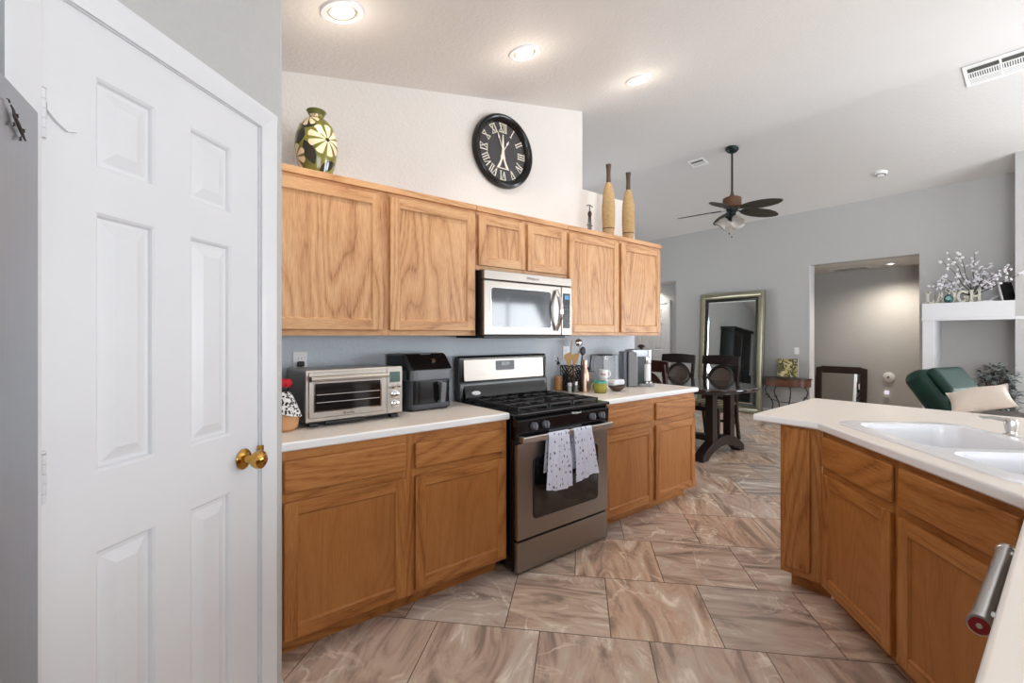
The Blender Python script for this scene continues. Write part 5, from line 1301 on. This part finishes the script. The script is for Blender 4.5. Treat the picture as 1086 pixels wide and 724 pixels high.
for sx_ in (-1, 1):
    for y in (-.88, .30): MB().box((sx_ * .18 - .025, y - .025, 0), (sx_ * .18 + .025, y + .025, .761), .004).build('leg', brown, stb)
MB().box((-.19, -.88, .70), (.19, .32, .7605), .003).build('apron', brown, stb)

# mantel: letters
lt = plain('distressed_white_letter', srgb(214, 210, 196), .8, bump=.4, bscale=120, vary=.08)
def letter(ch):
    h, t, mb = .155, .024, MB(); y0, y1 = -.012, .012
    bx = lambda x0, z0, x1, z1: mb.box((x0, y0, z0), (x1, y1, z1), .002)
    if ch == 'L':
        bx(-.030, 0, -.004, h); bx(-.044, h - .02, .010, h); bx(-.044, 0, .046, .024); bx(.028, .02, .046, .05)
    if ch == 'A':
        for sg in (-1, 1):
            mb.prism([(sg * .030 - .013, .01), (sg * .030 + .013, .01), (.011, h), (-.011, h)] if True else [], 1, y0, y1, .002); bx(sg * .034 - .018, 0, sg * .034 + .018, .02)
        bx(-.022, .048, .022, .066)
    if ch == 'U':
        bx(-.040, .05, -.016, h); bx(.016, .05, .040, h)
        mb.prism(circ(0, .055, .040, 16, math.pi, 2 * math.pi) + [(.04, .06)] + [(.016, .06)] + circ(0, .055, .016, 12, 2 * math.pi, math.pi) + [(-.016, .06), (-.04, .06)], 1, y0, y1)
        for sg in (-1, 1): bx(sg * .028 - .022, h - .02, sg * .028 + .022, h)
    if ch == 'G':
        o = [(.052 * math.cos(a), h / 2 + h / 2 * math.sin(a)) for a in [R(40 + 290 * i / 24) for i in range(25)]]
        i_ = [(.028 * math.cos(a), h / 2 + (h / 2 - .025) * math.sin(a)) for a in [R(40 + 290 * i / 24) for i in range(25)]]
        mb.prism(o + i_[::-1], 1, y0, y1); bx(.008, .058, .052, .078); bx(.030, .02, .052, .07); bx(.034, .108, .048, .145)
    if ch == 'H':
        for sg in (-1, 1): bx(sg * .034 - .012, .01, sg * .034 + .012, h - .01); bx(sg * .034 - .019, 0, sg * .034 + .019, .02); bx(sg * .034 - .019, h - .02, sg * .034 + .019, h)
        bx(-.03, h / 2 - .012, .03, h / 2 + .012)
    return mb
for ch, y, lab in (('L', 1.250, 'white wooden letter L at the hall end of the mantel'), ('A', 1.143, 'white wooden letter A between L and the green ornament'), ('U', 1.043, 'white wooden letter U mostly hidden behind the round green ornament'), ('G', .940, 'white wooden letter G on the mantel shelf'), ('H', .825, 'white wooden letter H, last of the row, below the branches')):
    o = letter(ch).build('wooden_letter', lt); o.matrix_world = Matrix.Translation((8.055, y, 1.766)) @ FW; tag(o, lab, 'letter', 'white letters spelling a word on the mantel')
orn = thing('round_ornament', 'small round dark green ornament in front of the letter U', 'ornament', (7.985, 1.060, 1.766))
teal = plain('teal_glaze', srgb(28, 74, 74), .2, coat=.4)
MB().lathe([(0, 0), (.022, 0), (.040, .018), (.048, .05), (.040, .085), (.022, .105), (.014, .11), (.0, .11)], 24, cap=False).build('body', teal, orn); MB().tube([(0, 0, .108), (.0, .012, .122), (0, .02, .132)], .004, 6).build('stem', black_m, orn)
MB().lathe([(.02, 0), (.024, .004), (.014, .008)], 20, rot=Matrix.Rotation(R(-90), 3, 'Y'), at=(-.044, 0, .055), cap=True).build('pale_ring', plain('pale_teal', srgb(120, 160, 156), .3), orn)
# blossom branches
bv = thing('blossom_vase', 'vase of branching stems covered in white blossoms on the mantel', 'flowers', (8.20, .860, 1.766))
MB().lathe([(0, 0), (.035, 0), (.05, .02), (.045, .07), (.028, .10), (.034, .125), (.028, .125), (.0, .1)], 24, cap=False).build('vase', plain('pale_vase', srgb(190, 188, 182), .3), bv)
rnd = random.Random(11); twig = plain('brown_twig', srgb(74, 66, 52), .8); stem_mb = MB(); blos = MB(); leafm = MB()
for i in range(15):
    a = -1.18 + 2.36 * i / 14 + rnd.uniform(-.06, .06); L = rnd.uniform(.34, .56) * (1 + .22 * abs(a)); dep = rnd.uniform(-.35, .12)
    if a < -.70: a = a * .9; dep = -.85; L = min(L, .46)
    elif a < -.35: L = min(L, .34)
    elif a > .75: L = min(L, .40)
    ps = []
    for k in range(7):
        t = k / 6; r_ = L * t; ps.append((dep * r_, math.sin(a) * r_ * (1 + .12 * t) + .01 * math.sin(k * 2 + i), .08 + math.cos(a) * r_ + .03 * t * math.sin(i)))
    stem_mb.tube(ps, [.0055, .005, .0045, .004, .0032, .0025, .0015], 6)
    for k in range(12):
        t = rnd.uniform(.28, 1.0); j = min(5, int(t * 6)); f = t * 6 - j; p = Vector(ps[j]).lerp(Vector(ps[j + 1]), f)
        p += Vector((rnd.uniform(-.02, .02), rnd.uniform(-.03, .03), rnd.uniform(-.025, .025)))
        for q in range(3):
            d = Vector((rnd.uniform(-1, 1), rnd.uniform(-1, 1), rnd.uniform(-1, 1))).normalized() * .009
            blos.ell(p + d, (.0130, .0130, .010), 7, 5, Matrix.Rotation(rnd.uniform(0, 3), 3, 'X'))
stem_mb.build('branches', twig, bv); bo = blos.build('blossoms', plain('white_petals', srgb(240, 238, 244), .8), bv); bo['kind'] = 'stuff'
# frame and small books at the right of the shelf
pf = thing('leaning_frame', 'dark picture frame with white edge leaning at the pier end of mantel', 'frame')
pf.matrix_world = Matrix.Translation((8.12, .545, 1.767)) @ Matrix.Rotation(R(-40), 4, 'Z') @ Matrix.Rotation(R(-14), 4, 'X')
MB().box((-.075, -.012, 0), (.075, -.002, .235), .002).build('panel', black_m, pf); MB().box((-.083, -.014, 0), (-.0755, .004, .237), .001).build('edge', white_plast, pf); MB().box((-.07, -.0015, .01), (.07, .006, .22)).build('backing', mgrey, pf)
bk_ = thing('open_book', 'small pale open book lying on the mantel beside the branches', 'book', (8.06, .720, 1.766), R(-80))
MB().prism([(-.06, .004), (-.03, .014), (0, .008), (.03, .014), (.06, .004), (.06, 0), (-.06, 0)], 1, -.04, .04).build('pages', white_plast, bk_); MB().prism([(.0, .006), (.085, .060), (.083, .064), (-.002, .010)], 1, -.03, .03).build('raised_cover', white_plast, bk_)
# dark leafy plant beside the recliner, in the niche
pn_ = thing('leafy_plant', 'bushy plant with dark grey green leaves below the mantel', 'plant', (7.72, .62, 0))
MB().lathe([(0, 0), (.12, 0), (.16, .28), (.165, .30), (.15, .30), (.0, .26)], 28, cap=False).build('pot', plain('dark_pot', srgb(44, 42, 42), .5), pn_)
lf = MB(); rnd = random.Random(5)
for i in range(420):
    a = rnd.uniform(0, 2 * math.pi); h = rnd.uniform(.45, .98); rr_ = rnd.uniform(.02, .17) * (1 - .3 * abs(h - .7)); p = Vector((rr_ * math.cos(a), rr_ * math.sin(a), h))
    Mx = Matrix.Translation(p) @ Matrix.Rotation(a, 4, 'Z') @ Matrix.Rotation(rnd.uniform(-.9, .5), 4, 'Y')
    l2 = MB(); vs = [lf.bm.verts.new(Mx @ Vector(q)) for q in ((0, 0, 0), (.025, .024, .006), (.065, .016, .0), (.09, 0, -.01), (.065, -.016, 0), (.025, -.024, .006))]; l2.bm.free(); lf.bm.faces.new(vs)
lfm, nt, b = nodes('plant_leaf'); tc = N(nt, 'ShaderNodeTexCoord'); no = N(nt, 'ShaderNodeTexNoise'); no.inputs['Scale'].default_value = 18; lk(nt, tc.outputs['Object'], no.inputs['Vector'])
r_ = ramp(nt, [(.42, srgb(34, 40, 38)), (.58, srgb(150, 156, 152))], no.outputs['Fac']); lk(nt, r_.outputs[0], b.inputs['Base Color']); b.inputs['Roughness'].default_value = .4
lo = lf.build('leaves', lfm, pn_); lo['kind'] = 'stuff'
st_ = MB()
for i in range(9): a = i * .7; st_.tube([(0, 0, .25), (.03 * math.cos(a), .03 * math.sin(a), .5), (.10 * math.cos(a), .10 * math.sin(a), .85)], .005, 6)
st_.build('stems', twig, pn_)
# blinds in the patio window (mirrored in the microwave door)
vb = thing('window_blind', 'white vertical blinds hanging across the patio window', 'blind', (6.3, -3.30, 0))
MB().box((-1.2, -.02, 2.28), (1.2, .02, 2.33), .004).build('head_rail', white_plast, vb)
mb = MB()
for k in range(22): mb.box((-.034, -.0006, .06), (.034, .0006, 2.28), mat=Matrix.Translation((-1.17 + .111 * k, 0, 0)) @ Matrix.Rotation(R(-35), 4, 'Z'))
mb.build('slats', white_plast, vb)
